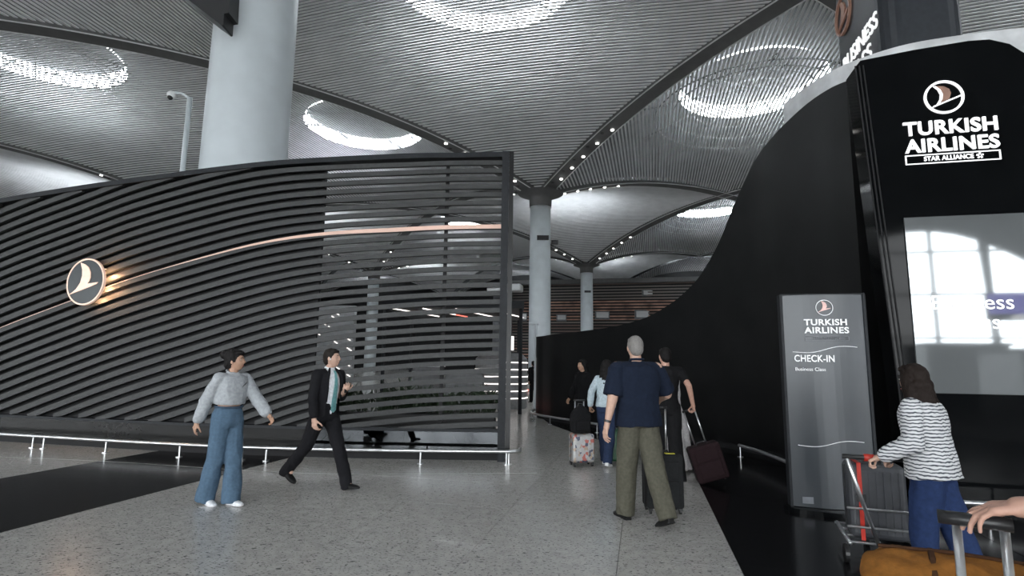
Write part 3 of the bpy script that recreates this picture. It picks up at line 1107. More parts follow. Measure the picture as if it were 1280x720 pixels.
# ================================================================ THINGS BEHIND THE OPEN SLATS
pln = thing('planter', 'long black planter full of dark leaves behind the open slats', 'planter', (-2.6, 11.2, 0))
bm = bmesh.new(); box(bm, -1.6, 2.3, 0, 0.6, 0, 0.55, bev=0.03); obj('trough', bm, M['black_plastic'], pln)
random.seed(8)
bm = bmesh.new()
for k in range(520):
    x = random.uniform(-1.6, 2.3)
    base = Vector((x, random.uniform(.08, .52), .5))
    top = 1.15 + 0.45 * noise.noise(Vector((x * 1.3, 0, 3)))
    L = random.uniform(0.3, max(0.35, top - .3))
    d = Vector((random.uniform(-.6, .6), random.uniform(-.5, .5), 1)).normalized()
    s = d.cross(Vector((random.uniform(-1, 1), random.uniform(-1, 1), 0.1))).normalized() * random.uniform(0.02, 0.045)
    m1 = base + d * L * .55 + Vector((0, 0, .02))
    tip = base + d * L + Vector((d.x * .2, d.y * .2, -.12))
    vs = [bm.verts.new(p) for p in (base, m1 - s, tip, m1 + s)]
    bm.faces.new(vs)
tag(obj('foliage', bm, M['leaf'], pln), kind='stuff')

lp = thing('led_screen_wall', 'grey leaning wall with short white light dashes, seen through the slats', 'wall panel', (-5.3, 14.0, 0))
bm = bmesh.new(); box(bm, 0, 1.25, 0, 0.2, 0, 3.0); obj('panel', bm, M['grey_panel'], lp)
random.seed(5)
for k in range(16):
    x, z = 0.12 + random.random() * 1.0, 0.9 + k * .13
    bm = bmesh.new(); tube(bm, [(x, -0.01, z), (x + .16, -0.01, z - .10)], 0.011, 5); obj('light_dash', bm, M['led'], lp)

kc = thing('kiosk_canopy', 'dark canopy with slanting white and red light lines, behind the slats', 'canopy', (-4.2, 17.5, 0))
bm = bmesh.new(); box(bm, 0, 4.6, 0, 5.0, 3.35, 3.6); obj('canopy_slab', bm, M['slat_frame'], kc)
for x in (0.1, 4.5):
    for y in (.1, 4.9):
        bm = bmesh.new(); tube(bm, [(x, y, 0), (x, y, 3.35)], 0.06, 8); obj('leg', bm, M['slat_frame'], kc)
for k in range(12):
    x = 0.2 + k * .36
    bm = bmesh.new(); tube(bm, [(x, 0.3 + (k % 3) * .9, 3.33), (x + .5, 1.5 + (k % 3) * .9, 3.33)], 0.022, 5)
    obj('light_line', bm, M['led_red'] if k % 4 == 1 else M['led'], kc)

lt = thing('ringed_kiosk', 'round grey kiosk banded with glowing horizontal light lines, beside the slatted wall end', 'kiosk', (-0.35, 20.2, 0))
bm = bmesh.new(); tube(bm, [(0, 0, 0), (0, 0, 1.75), (0, 0, 1.95)], [0.95, .95, .75], 32); obj('shell', bm, M['kiosk'], lt, smooth=False)
for k in range(6):
    bm = bmesh.new()
    z = 0.35 + k * .25
    annulus(bm, Matrix.Translation((0, 0, z)), 0.94, 0.975, 0.035, 36)
    obj('light_ring', bm, M['led'], lt)
rl = thing('floor_light_line', 'low red light line on the floor beyond the slatted wall end', 'light')
a_, b_ = G(575, 515), G(660, 489)
bm = bmesh.new(); tube(bm, [a_ + Vector((0, 0, .06)), b_ + Vector((0, 0, .06))], 0.06, 6); obj('diffuser', bm, M['led_red'], rl)
bm = bmesh.new(); tube(bm, [a_ + Vector((0, .1, .02)), b_ + Vector((0, .1, .02))], 0.09, 6); obj('channel', bm, M['grey_panel'], rl)
for x0, y0, w, h, nm, lab in ((0.0, 24, 0.5, 2.0, 'display_cabinet', 'dark display cabinet standing past the ringed kiosk'),
                              (-3.4, 19, 1.0, 1.5, 'service_counter', 'pale low service counter seen through the slats, left one'),
                              (-1.9, 16, 1.1, 1.35, 'service_counter', 'pale low service counter seen through the slats, nearer the post')):
    t = thing(nm, lab, 'counter' if 'counter' in nm else 'cabinet', (x0, y0, 0))
    bm = bmesh.new(); box(bm, 0, w, 0, .8, 0, h * .95, bev=.04); obj('body', bm, M['slat_frame'] if 'cab' in nm else M['kiosk'], t)
    bm = bmesh.new(); box(bm, -.04, w + .04, -.05, .85, h * .95, h); obj('counter_top', bm, M['white_plastic'] if 'counter' in nm else M['black_plastic'], t)
sg = thing('standing_sign', 'small white glowing sign beside the grey stone pier', 'sign', (0.0, 25.0, 0))
q = atY(639, 429, 25.0)
bm = bmesh.new(); box(bm, q.x - .12, q.x + .12, 0, .06, q.z - .32, q.z + .32); obj('sign_face', bm, M['led'], sg)
bm = bmesh.new(); tube(bm, [(q.x, .09, 0), (q.x, .09, q.z)], .03, 8); obj('stand', bm, M['slat_frame'], sg)
for px, py, w, h in ((652, 396, 2.0, 1.5), (803, 393, 2.6, 1.7), (753, 394, 2.6, 1.5), (702, 397, 1.8, 1.2), (812, 366, 2.6, 1.2), (869, 392, 3, 2.4)):
    q = atY(px, py, 98.0)
    lab = {803: 'dark box low in the far timber wall, right of the third column', 652: 'pale lit box low in the far timber wall, left of the second column',
           753: 'grey box low in the far timber wall just right of the third column', 702: 'grey box in the far timber wall between the second and third columns',
           812: 'grey box high in the far timber wall near the black wave', 869: 'bright box in the far timber wall touching the edge of the black wave'}[px]
    t = thing('wall_display', lab, 'display', (q.x, q.y, q.z), group='boxes in the far timber wall')
    bm = bmesh.new(); box(bm, -w / 2, w / 2, 0, .5, -h / 2, h / 2); obj('case', bm, M['stone'], t)
    bm = bmesh.new(); box(bm, -w * .42, w * .42, -.05, -.01, -h * .3, h * .36); obj('screen', bm, M['grey_panel'] if px != 652 and px != 869 else M['white_plastic'], t)
sp = thing('lamp_post', 'slim post standing before the second column', 'post')
q = G(669, 512)
bm = bmesh.new(); tube(bm, [q, q + Vector((0, 0, 3.0))], .05, 8); tube(bm, [q + Vector((-.25, 0, 3.0)), q + Vector((.1, 0, 3.0))], .05, 8)
obj('pole', bm, M['column'], sp)

# ================================================================ BEHIND THE CAMERA (seen only mirrored in the display pane)
def mirrored(px, py, v):
    """real point at aisle position v whose mirror image in the glass front shows at (px, py)"""
    vv = 2 * PV - v
    d = FW + RT * ((px - 640) / FPX) + UP * ((360 - py) / FPX)
    t = vv / Vector((d.x, d.y, 0)).dot(AV)
    P = EYE + d * t
    return uv(P.dot(BV), v, P.z)


q = mirrored(1262, 383, -6.0)
hs = thing('hanging_info_sign', 'purple hanging information sign mirrored in the display pane', 'sign', (q.x, q.y, 0), -AN)
bm = bmesh.new(); box(bm, -.62, 1.6, -.15, 0, q.z - .45, q.z + .45); obj('case', bm, M['mullion'], hs)
bm = bmesh.new(); box(bm, -.6, 1.58, 0.0, .02, q.z - .25, q.z + .42); obj('sign_face', bm, M['purple'], hs)
bm = bmesh.new(); box(bm, .0, .5, 0.02, .03, q.z - .42, q.z - .28); obj('sign_face', bm, M['led'], hs)
bm = bmesh.new()
for x in (-.4, 1.4): tube(bm, [(x, -.07, q.z + .4), (x, -.07, 17)], .03, 6)
obj('hanger', bm, M['mullion'], hs)
for (pa, pb, ytop, v, nm) in ((1158, 1262, 432, -13.0, 'check_in_island'), (1275, 1300, 440, -6.9, 'check_in_island')):
    a, b = mirrored(pa, ytop, v), mirrored(pb, ytop, v)
    t = thing(nm, 'grey check-in island mirrored in the lower part of the display pane, %s' % ('wide one' if pa == 1158 else 'right one'), 'counter', (a.x, a.y, 0), -AN)
    w = (b - a).length
    bm = bmesh.new(); box(bm, 0, w, -2.5, 0, 0, a.z, bev=.05); obj('shell', bm, M['kiosk'], t)
    bm = bmesh.new(); box(bm, -.1, w + .1, -2.6, .1, a.z, a.z + .12); obj('roof', bm, M['slat_frame'], t)

# ================================================================ PEOPLE
SK = {'a': mat('skin_light', (0.52, 0.33, 0.25), 0.55, nscale=30, namt=0.06),
      'b': mat('skin_tan', (0.42, 0.25, 0.17), 0.55, nscale=30, namt=0.06),
      'c': mat('skin_pinkish', (0.50, 0.29, 0.22), 0.5, nscale=40, namt=0.08)}
CL = {}


def cloth(name, col, rough=0.9, ns=35, **k):
    if name not in CL:
        CL[name] = mat(name, col, rough, nscale=ns, bump=0.25, spec=0.2, **k)
    return CL[name]


def ell(bm, c, r, mtx=None, seg=20, rings=14):
    m = Matrix.Translation(c) @ Matrix.Diagonal((*r, 1))
    if mtx is not None: m = mtx @ m
    return bmesh.ops.create_uvsphere(bm, u_segments=seg, v_segments=rings, radius=1.0, matrix=m)['verts']


def capsule(bm, a, b, ra, rb, flat=False, n=14, ex=1.0, exdir=None):
    """tapered limb; round ends unless flat. ex widens the section along exdir"""
    a, b = Vector(a), Vector(b)
    d = (b - a).normalized()
    ref = Vector(exdir).normalized() if exdir is not None else (Vector((1, 0, 0)) if abs(d.x) < 0.9 else Vector((0, 1, 0)))
    u = (ref - d * ref.dot(d)).normalized()
    w = d.cross(u)
    st = []
    if not flat:
        for k in range(4):
            t = math.pi / 2 * (1 - k / 4)
            st.append((a - d * ra * math.sin(t), ra * math.cos(t) + 1e-4))
    st.append((a, ra))
    st.append((b, rb))
    if not flat:
        for k in range(1, 5):
            t = math.pi / 2 * k / 4
            st.append((b + d * rb * math.sin(t), rb * math.cos(t) + 1e-4))
    rings = [[bm.verts.new(c + (u * math.cos(t) * ex + w * math.sin(t)) * r) for t in [2 * math.pi * i / n for i in range(n)]] for c, r in st]
    for i in range(len(rings) - 1):
        for k in range(n):
            bm.faces.new((rings[i][k], rings[i][(k + 1) % n], rings[i + 1][(k + 1) % n], rings[i + 1][k]))
    bm.faces.new(rings[0][::-1])
    bm.faces.new(rings[-1])


def loft(bm, secs, n=20):
    """secs: (centre, right vector*rx, forward vector*ry)"""
    rings = []
    for c, rx, ry in secs:
        rings.append([bm.verts.new(c + rx * (abs(math.cos(t)) ** 0.85 * (1 if math.cos(t) > 0 else -1)) + ry * math.sin(t)) for t in [2 * math.pi * i / n for i in range(n)]])
    for i in range(len(rings) - 1):
        for k in range(n):
            bm.faces.new((rings[i][k], rings[i][(k + 1) % n], rings[i + 1][(k + 1) % n], rings[i + 1][k]))
    bm.faces.new(rings[0][::-1])
    bm.faces.new(rings[-1])


def fuse(bm, voxel, smooth=3, wr=0.0, wscale=7.0, seed=0.0, stretch=(1, 1, .45), cutfn=None):
    """voxel-merge everything in bm into one surface, smooth it and add cloth folds"""
    bmesh.ops.recalc_face_normals(bm, faces=bm.faces[:])
    me = bpy.data.meshes.new('tmp')
    bm.to_mesh(me)
    bm.free()
    o = bpy.data.objects.new('tmp', me)
    COL.objects.link(o)
    m = o.modifiers.new('r', 'REMESH')
    m.mode = 'VOXEL'
    m.voxel_size = voxel
    if smooth:
        s = o.modifiers.new('s', 'SMOOTH')
        s.iterations = smooth
        s.factor = 0.5
    out = bpy.data.meshes.new_from_object(o.evaluated_get(bpy.context.evaluated_depsgraph_get()))
    bpy.data.objects.remove(o)
    bpy.data.meshes.remove(me)
    if wr:
        cos = [v.co.copy() for v in out.vertices]
        nr = [v.normal.copy() for v in out.vertices]
        for v, c, n in zip(out.vertices, cos, nr):
            q = Vector((c.x * stretch[0], c.y * stretch[1], c.z * stretch[2])) * wscale + Vector((seed, seed * 2, 0))
            f = noise.noise(q) + 0.5 * noise.noise(q * 2.3)
            v.co = c + n * (1 - abs(f) * 2.2) * wr * 0.7
    if cutfn:
        b2 = bmesh.new()
        b2.from_mesh(out)
        bmesh.ops.delete(b2, geom=[f for f in b2.faces if cutfn(f.calc_center_median())], context='FACES')
        b2.to_mesh(out)
        b2.free()
    for p in out.polygons: p.use_smooth = True
    return out


def head_mesh(bm, mtx, s=1.0, male=True):
    """sculpted head: local y forward, z up, origin at the centre of the skull; face height about .22"""
    r = bmesh.ops.create_uvsphere(bm, u_segments=40, v_segments=30, radius=1.0)['verts']
    rx, ry, rz = 0.074 * s, 0.094 * s, 0.114 * s

    def gs(x, z, cx, cz, wx, wz):
        return math.exp(-((x - cx) / wx) ** 2 - ((z - cz) / wz) ** 2)
    for v in r:
        d = v.co.copy()
        x, y, z = d
        p = Vector((x * rx, y * ry, z * rz))
        if z < -0.1:                                   # jaw narrows, chin forward
            t = min(1, (-0.1 - z) / 0.9)
            p.x *= 1 - 0.34 * t * t
            if y > 0: p.y = p.y * (1 - 0.06 * t) + 0.018 * s * t
            else: p.y *= 1 - 0.42 * t
        if y > 0:
            ax, az = p.x / s, p.z / s
            f = 0
            f += 0.024 * gs(ax, az, 0, -0.018, 0.011, 0.016)      # nose tip
            f += 0.013 * gs(ax, az, 0, 0.006, 0.009, 0.022)       # bridge
            f += 0.007 * gs(ax, az, 0, 0.034, 0.05, 0.012)        # brow
            f -= 0.011 * (gs(ax, az, 0.030, 0.012, 0.014, 0.012) + gs(ax, az, -0.030, 0.012, 0.014, 0.012))
            f += 0.006 * gs(ax, az, 0, -0.052, 0.020, 0.006)
            f += 0.006 * gs(ax, az, 0, -0.063, 0.017, 0.006)
            f -= 0.003 * gs(ax, az, 0, -0.0575, 0.022, 0.003)
            f += 0.011 * gs(ax, az, 0, -0.092, 0.022, 0.016)      # chin
            f += 0.004 * (gs(ax, az, 0.042, -0.018, 0.018, 0.018) + gs(ax, az, -0.042, -0.018, 0.018, 0.018))
            p.y += f * s * max(0, y) ** 0.5
        v.co = mtx @ p
    for sg in (-1, 1):
        ell(bm, Vector((sg * 0.076 * s, -0.006 * s, -0.004 * s)), (0.010 * s, 0.018 * s, 0.031 * s), mtx @ Matrix.Translation((0, 0, 0)), 12, 8)
        ell(bm, Vector((sg * 0.073 * s, 0.004 * s, -0.026 * s)), (0.008 * s, 0.011 * s, 0.012 * s), mtx, 10, 6)


def hand_bm(bm, mtx, side, curl=0.5, s=1.0, spread=0.06, thumb=0.6, curls=None):
    """hand: wrist at the origin, fingers towards local -Z, palm facing local -X*side... thumb forward (+Y)"""
    # palm: local y = across (thumb side +y), z = down, x = thickness
    P = Matrix.Diagonal((s, s, s, 1))
    T = mtx @ P
    nrm = -side                                      # direction the palm faces in local x

    def tr(x, y, z): return T @ Vector((x, y, z))
    capsule(bm, tr(0, 0, 0.02), tr(0, 0, -0.03), 0.024 * s, 0.026 * s, ex=1.25, exdir=T.to_3x3() @ Vector((0, 1, 0)))
    for k, y in enumerate((0.028, 0.010, -0.009, -0.027)):
        capsule(bm, tr(0, y * .55, -0.015), tr(0, y, -0.088 + 0.004 * abs(k - 1)), 0.0145 * s, 0.0125 * s, n=10)
    capsule(bm, tr(nrm * .006, .018, -0.02), tr(nrm * .010, .032, -0.055), 0.016 * s, 0.013 * s, n=10)
    L = ((.042, .025, .020), (.046, .029, .021), (.043, .027, .020), (.033, .020, .018))
    for k, y in enumerate((0.0285, 0.0095, -0.0095, -0.0275)):
        c = (curls[k] if curls else curl) + (0.06 * k if not curls else 0)
        a = 0.0
        p = Vector((0, y, -0.088 + 0.004 * abs(k - 1)))
        rr = (0.0092, 0.0082, 0.0075, 0.0068) if k < 3 else (0.0080, 0.0072, 0.0066, 0.006)
        for j, l in enumerate(L[k]):
            a += c * (0.9, 1.15, 0.75)[j]
            q = p + Vector((nrm * math.sin(a), (1.5 - k) * spread * (0.8 if j == 0 else .3), -math.cos(a))) * l
            capsule(bm, T @ p, T @ q, rr[j] * s, rr[j + 1] * s, n=10)
            p = q
    p = Vector((nrm * .008, .022, -0.028))
    for j, (l, dy, dn) in enumerate(((.042, .75, .35), (.032, .45, .35 + thumb * .5), (.026, .10, .3 + thumb * .6))):
        d = Vector((nrm * dn, dy, -0.75)).normalized()
        q = p + d * l
        capsule(bm, T @ p, T @ q, (0.013, .0105, .0095)[j] * s, (.0105, .0095, .008)[j] * s, n=10)
        p = q


def basis(dz, yref):
    """matrix whose -Z runs along dz and whose Y is close to yref"""
    z = -Vector(dz).normalized()
    y = Vector(yref)
    y = (y - z * y.dot(z)).normalized()
    x = y.cross(z)
    m = Matrix.Identity(4)
    for i in range(3): m[i][0], m[i][1], m[i][2] = x[i], y[i], z[i]
    return m


def rx(v, a):     # pitch: positive swings a downward vector forward (+y)
    return Matrix.Rotation(a, 3, 'X') @ v


R_ = math.radians


def person(label, pos, heading, H=1.75, legs=((20, 5, 0), (-20, 30, 35)), arms=(((-10, 6), (10, 0)), ((15, 6), (15, 0))),
           lean=3, head=(0, 0), skin='a', hair=('short', (0.02, 0.015, 0.012)), top=None, bottom=None, shoe=(0.01, 0.01, 0.01),
           sole=None, width=1.0, belly=1.0, female=False, group=None, extra=None, handcurl=((.5, .5, .5), (.5, .5, .5)), voxel=0.009,
           hscale=1.0, wrist_targets=(None, None), zoff=0.0, palm=(None, None)):
    """legs: (thigh pitch fwd, knee flex, foot pitch down) left then right.
    arms: ((shoulder pitch fwd, abduction), (elbow flex, inward yaw)). Local +y is forward, +x the person's right."""
    t = thing('person', label, 'person', (0, 0, 0), 0, group)
    hd = Vector((heading[0], heading[1], 0)).normalized()
    ang = math.atan2(-hd.x, hd.y)
    k = H / 1.75
    J = {}
    thigh, shank = 0.435 * k, 0.425 * k
    ankz = 0.075 * k
    feet = []
    for i, sx in enumerate((-1, 1)):
        hp = Vector((sx * (0.074 if female else 0.086) * k, 0, 0))
        a = R_(legs[i][0])
        kn = hp + rx(Vector((0, 0, -thigh)), a)
        an = kn + rx(Vector((0, 0, -shank)), a - R_(legs[i][1]))
        feet.append((hp, kn, an))
    low = 1e9
    for i in range(2):
        fp = R_(legs[i][2])
        an = feet[i][2]
        ball = an + Vector((0, math.cos(fp) * 0.13 * k, -math.sin(fp) * 0.13 * k)) + Vector((0, -math.sin(fp), -math.cos(fp))) * ankz * 0.9
        heel = an + Vector((0, -math.cos(fp) * 0.05 * k, math.sin(fp) * 0.05 * k)) + Vector((0, -math.sin(fp), -math.cos(fp))) * ankz
        low = min(low, ball.z, heel.z)
    off = Vector((0, 0, -low + zoff))
    legJ = [tuple(p + off for p in f) for f in feet]
    pel = off.copy()
    sp = rx(Vector((0, 0, 1)), -R_(lean))
    sp = Vector((0, math.sin(R_(lean)), math.cos(R_(lean))))
    fwd = Vector((0, math.cos(R_(lean)), -math.sin(R_(lean))))
    X = Vector((1, 0, 0))
    waist = pel + sp * 0.17 * k
    chest = pel + sp * 0.36 * k
    shl = pel + sp * 0.49 * k
    neck = pel + sp * 0.545 * k
    hc = neck + sp * 0.135 * k + fwd * 0.02
    shw = (0.165 if female else 0.19) * k * (0.5 + 0.5 * width)
    HM = Matrix.Translation(hc) @ Matrix.Rotation(R_(-head[0]), 4, 'Z') @ Matrix.Rotation(R_(head[1]), 4, 'X')
    armJ = []
    for i, sx in enumerate((-1, 1)):
        sh = shl + X * sx * shw - sp * 0.01
        if wrist_targets[i] is not None:
            wr = Matrix.Rotation(-ang, 3, 'Z') @ (Vector(wrist_targets[i]) - Vector((pos[0], pos[1], 0)))
            ua, fa = 0.285 * k, 0.25 * k
            d = wr - sh
            D = min(d.length, (ua + fa) * 0.995)
            d.normalize()
            wr = sh + d * D
            cosA = (ua * ua + D * D - fa * fa) / (2 * ua * D)
            hgt = ua * math.sqrt(max(0, 1 - cosA * cosA))
            pole = Vector((sx * 0.15, -0.85, -0.4))
            pole = (pole - d * pole.dot(d)).normalized()
            el = sh + d * ua * cosA + pole * hgt
        else:
            (sp_, ab), (ef, iy) = arms[i]
            m = Matrix.Rotation(R_(-sx * ab), 3, 'Y')
            el = sh + m @ rx(Vector((0, 0, -0.285 * k)), R_(sp_))
            fa = rx(Vector((0, 0, -0.25 * k)), R_(sp_ + ef))
            fa = Matrix.Rotation(R_(sx * iy), 3, 'Z') @ fa
            wr = el + m @ fa
        armJ.append((sh, el, wr))
    w = width
    fem = female
    # ---- body
    bm = bmesh.new()
    hipw = (0.155 if not fem else 0.165) * k * w
    tor = [(pel - sp * .06 * k, hipw * .82, .10 * k), (pel + sp * .03 * k, hipw, .115 * k * belly), (waist, hipw * (.86 if not fem else .74), .10 * k * belly),
           (chest, .155 * k * w, .115 * k), (shl - sp * .02, .15 * k * w, .095 * k), (neck - sp * .01, .062 * k, .06 * k)]
    loft(bm, [(c, X * a, fwd * b) for c, a, b in tor])
    capsule(bm, neck - sp * .03, hc - sp * .03, .056 * k, .052 * k)
    for i in range(2):
        hp, kn, an = legJ[i]
        capsule(bm, hp, kn, .085 * k * w, .056 * k * w); capsule(bm, kn, an, .050 * k * w, .028 * k)
        capsule(bm, an, an + Vector((0, .07 * k, -.03 * k)), .027 * k, .026 * k)
        sh, el, wr = armJ[i]
        capsule(bm, shl + X * (-.08 if i == 0 else .08), sh, .050 * k, .050 * k); capsule(bm, sh, el, .052 * k * w, .040 * k * w); capsule(bm, el, wr, .041 * k * w, .027 * k)
    me = fuse(bm, voxel, 3)
    bm = bmesh.new()
    bm.from_mesh(me)
    bpy.data.meshes.remove(me)
    head_mesh(bm, HM, hscale * (k if k < 1 else 1) * 1.0)
    HB = []
    for i, sx in enumerate((-1, 1)):
        sh, el, wr = armJ[i]
        d = (wr - el).normalized()
        yref = palm[i] if palm[i] is not None else Vector((0, 1, 0.15))
        HB.append((wr, d, yref, sx))
    for i, (wr, d, yref, sx) in enumerate(HB):
        hb = bmesh.new()
        hand_bm(hb, Matrix.Translation(wr) @ basis(d, yref), sx, curl=handcurl[i][0], s=k * (0.92 if fem else 1.0), thumb=handcurl[i][2])
        hm = fuse(hb, 0.0042, 2)
        bm.from_mesh(hm)
        bpy.data.meshes.remove(hm)
    me = bpy.data.meshes.new('body')
    bm.to_mesh(me)
    bm.free()
    for p in me.polygons: p.use_smooth = True
    body = link('body', me, SK[skin], t)
    # eyes, brows and lips
    for sx in (-1, 1):
        bm = bmesh.new(); ell(bm, Vector((sx * .030, .0755, .012)), (.0115, .0065, .0052), HM, 12, 8); e = obj('eye', bm, cloth('eye_white', (.42, .40, .38), .4), body, True)
        bm = bmesh.new(); ell(bm, Vector((sx * .030, .0795, .012)), (.0055, .004, .0050), HM, 10, 6); obj('iris', bm, M['black_plastic'], body, True)
    hairm = cloth('hair_%s' % '_'.join(str(int(c * 1000)) for c in hair[1]), hair[1], 0.7, 90)
    for sx in (-1, 1):
        bm = bmesh.new()
        tube(bm, [HM @ Vector(p) for p in ((sx * .014, .094, .030), (sx * .030, .092, .036), (sx * .046, .080, .031))], .0032, 6)
        obj('eyebrow', bm, hairm, body)
    bm = bmesh.new()
    ell(bm, Vector((0, .0905, -.0575)), (.022, .006, .0062), HM, 12, 8)
    obj('lips', bm, cloth('lip_tone', (0.36, 0.13, 0.11), .5), body, True)
    # ---- hair
    bm = bmesh.new()
    kind = hair[0]
    s = hscale
    ell(bm, Vector((0, -0.020, 0.028)) * s, (0.083 * s, 0.093 * s, 0.102 * s), HM)
    ell(bm, Vector((0, -0.050, -0.015)) * s, (0.074 * s, 0.060 * s, 0.075 * s), HM)
    ell(bm, Vector((0, 0.030, 0.085)) * s, (0.062 * s, 0.058 * s, 0.032 * s), HM)
    if kind == 'bun':
        ell(bm, Vector((0, -0.115, 0.075)), (.055, .05, .05), HM)
        ell(bm, Vector((0, -0.03, .05)), (.088, .09, .088), HM)
        ell(bm, Vector((0, -0.075, -.035)), (.06, .04, .06), HM)
    if kind in ('long', 'medium'):
        n = 5 if kind == 'long' else 3
        for j in range(n):
            zz = -0.03 - j * .055
            ell(bm, Vector((0, -0.068 - .008 * j, zz)), (.088 - .004 * j, .058, .06), HM)
        for sx in (-1, 1):
            for j in range(n):
                ell(bm, Vector((sx * (.076 + .004 * j), -0.025 - .012 * j, -.0 - j * .052)), (.022, .045, .055), HM)
    hm = fuse(bm, 0.006 if kind == 'short' else .007, 2, wr=0.008 if kind != 'short' else .004, wscale=26, seed=pos[0], stretch=(1, 1, .35))
    link('hair', hm, hairm, t)
    # ---- trousers
    if bottom:
        bm = bmesh.new()
        nm, col, style = bottom
        loft(bm, [(pel - sp * .07 * k, X * hipw * .9, fwd * .115 * k), (pel - sp * .01 * k, X * (hipw + .012), fwd * .132 * k * belly), (pel + sp * .08 * k, X * (hipw + .006), fwd * .125 * k * belly),
                  (pel + sp * (.135 if not fem else .15) * k, X * hipw * (.93 if not fem else .86), fwd * .115 * k * belly)])
        wt = min(w, 1.12)
        R1, R2, R3 = {'slim': (.100, .070, .052), 'straight': (.104, .084, .073), 'wide': (.104, .090, .104), 'suit': (.100, .076, .066)}[style]
        for i in range(2):
            hp, kn, an = legJ[i]
            dd = (an - kn).normalized()
            end = an + dd * {'wide': .05, 'suit': .082}.get(style, .035) * k
            capsule(bm, hp, kn, R1 * k * wt, R2 * k * wt)
            capsule(bm, kn, end, R2 * k * wt, R3 * k * wt, flat=True, ex=1.0)
            ell(bm, kn, (R2 * k * wt,) * 3)
        me = fuse(bm, voxel, 3, wr=0.012, wscale=6.5, seed=pos[0] * 3 + 1, stretch=(1, 1, .6))
        link('trousers', me, cloth(nm, col), t)
    # ---- shoes
    for i in range(2):
        hp, kn, an = legJ[i]
        fp = R_(legs[i][2])
        f = Vector((0, math.cos(fp), -math.sin(fp)))
        dn = Vector((0, -math.sin(fp), -math.cos(fp)))
        bm = bmesh.new()
        base = an + dn * ankz * .55
        prof = [(-.062, .024, .034, -.004), (-.05, .034, .042, -.006), (-.01, .036, .050, -.012), (.04, .037, .040, -.0), (.09, .044, .030, .010), (.135, .045, .024, .014), (.17, .036, .019, .018), (.192, .018, .013, .022)]
        loft(bm, [(base + f * (y * k) + dn * (o * k), X * (a_ * k), -dn * (b_ * k)) for y, a_, b_, o in prof], 16)
        me = fuse(bm, .007, 2)
        sh_ = link('shoe', me, cloth('shoe_%d_%d' % (int(shoe[0] * 1000), int(shoe[2] * 1000)), shoe, .45), t)
        bm = bmesh.new()
        so = [(-.066, .026), (-.045, .036), (0, .036), (.05, .037), (.10, .046), (.15, .045), (.185, .032), (.20, .014)]
        sol = [bm.verts.new(an + dn * ankz * 1.0 + f * y * k + X * x * k) for y, x in so] + [bm.verts.new(an + dn * ankz * 1.0 + f * y * k - X * x * k) for y, x in so[::-1]]
        up = [bm.verts.new(v.co - dn * .018 * k) for v in sol]
        bm.faces.new(sol); bm.faces.new(up[::-1])
        for a in range(len(sol)):
            bm.faces.new((sol[a], sol[(a + 1) % len(sol)], up[(a + 1) % len(sol)], up[a]))
        obj('sole', bm, cloth('sole_%s' % ('w' if sole else 'd'), sole or (0.012, 0.012, 0.012), .6), sh_)
    # ---- top
    if top:
        nm, col, style, mt = (list(top) + [None])[:4]
        m_ = mt or cloth(nm, col)
        bm = bmesh.new()
        loose = {'tee': .012, 'shirt': .034, 'knit': .030, 'jacket': .030, 'cropped': .026, 'blouse': .022}[style]
        bot = {'tee': -.01, 'shirt': -.06, 'knit': -.05, 'jacket': -.10, 'cropped': .19, 'blouse': .02}[style]
        secs = [(pel + sp * bot * k, hipw + loose + .004, (.122 * belly) * k + loose)]
        for h, a, b in ((.03, hipw, .118 * belly), (.17, hipw * (.9 if not fem else .86), .110 * belly), (.27, .152 * w, .118), (.36, .158 * k * w, .120), (.44, .158 * w, .112), (.495, .150 * w, .088), (.525, .085, .066), (.55, .060, .060)):
            if h > bot + .02:
                aa = a if a == hipw or h == .17 else a * k
                secs.append((pel + sp * h * k, aa + loose * (.9 if h < .5 else .25), b * k + loose * (.9 if h < .5 else .2)))
        if style == 'cropped': secs[0] = (secs[0][0], secs[0][1] * .84, secs[0][2] * .93)
        if style == 'jacket':
            secs.insert(0, (pel + sp * -.12 * k, hipw + loose + .012, .13 * k + loose))
        loft(bm, [(c, X * a, fwd * b) for c, a, b in secs], 24)
        for i in range(2):
            sh, el, wr = armJ[i]
            lr = {'tee': (.060, .062), 'shirt': (.062, .072), 'knit': (.064, .062), 'jacket': (.064, .056), 'cropped': (.064, .070), 'blouse': (.060, .056)}[style]
            capsule(bm, shl + X * (-.07 if i == 0 else .07) - sp * .015, sh - X * (-.005 if i == 0 else .005) - sp * .004, .070 * k, .068 * k)
            if style in ('tee', 'shirt'):
                e = sh.lerp(el, .72 if style == 'tee' else .92)
                ell(bm, sh, (lr[0] * k * .95,) * 3)
                capsule(bm, sh, e, lr[0] * k * w, lr[1] * k * w, flat=True)
            else:
                capsule(bm, sh, el, lr[0] * k * w, lr[1] * k * w)
                capsule(bm, el, el.lerp(wr, .80), lr[1] * k * w, (lr[1] - .004) * k, flat=False)
                if style != 'jacket':
                    capsule(bm, el.lerp(wr, .86), wr.lerp(el, .0), .043 * k, .036 * k, flat=True)
                else:
                    capsule(bm, el, el.lerp(wr, .97), lr[1] * k * w, .044 * k, flat=True)
        fn = None
        if style == 'jacket':
            def fn(c):
                hgt = (c - pel).dot(sp) / k
                yy = (c - pel).dot(fwd)
                if yy < 0.02: return False
                wd = .108 if hgt > .02 else .108 + (.02 - hgt) * .6
                if hgt > .5: wd = .085
                return abs(c.x) < wd * k
        me = fuse(bm, voxel, 3, wr=.010 if style != 'jacket' else .007, wscale=7, seed=pos[1], stretch=(1, 1, .8), cutfn=fn)
        tp = link({'tee': 't_shirt', 'shirt': 'shirt', 'knit': 'sweater', 'jacket': 'jacket', 'cropped': 'sweatshirt', 'blouse': 'blouse'}[style], me, m_, t)
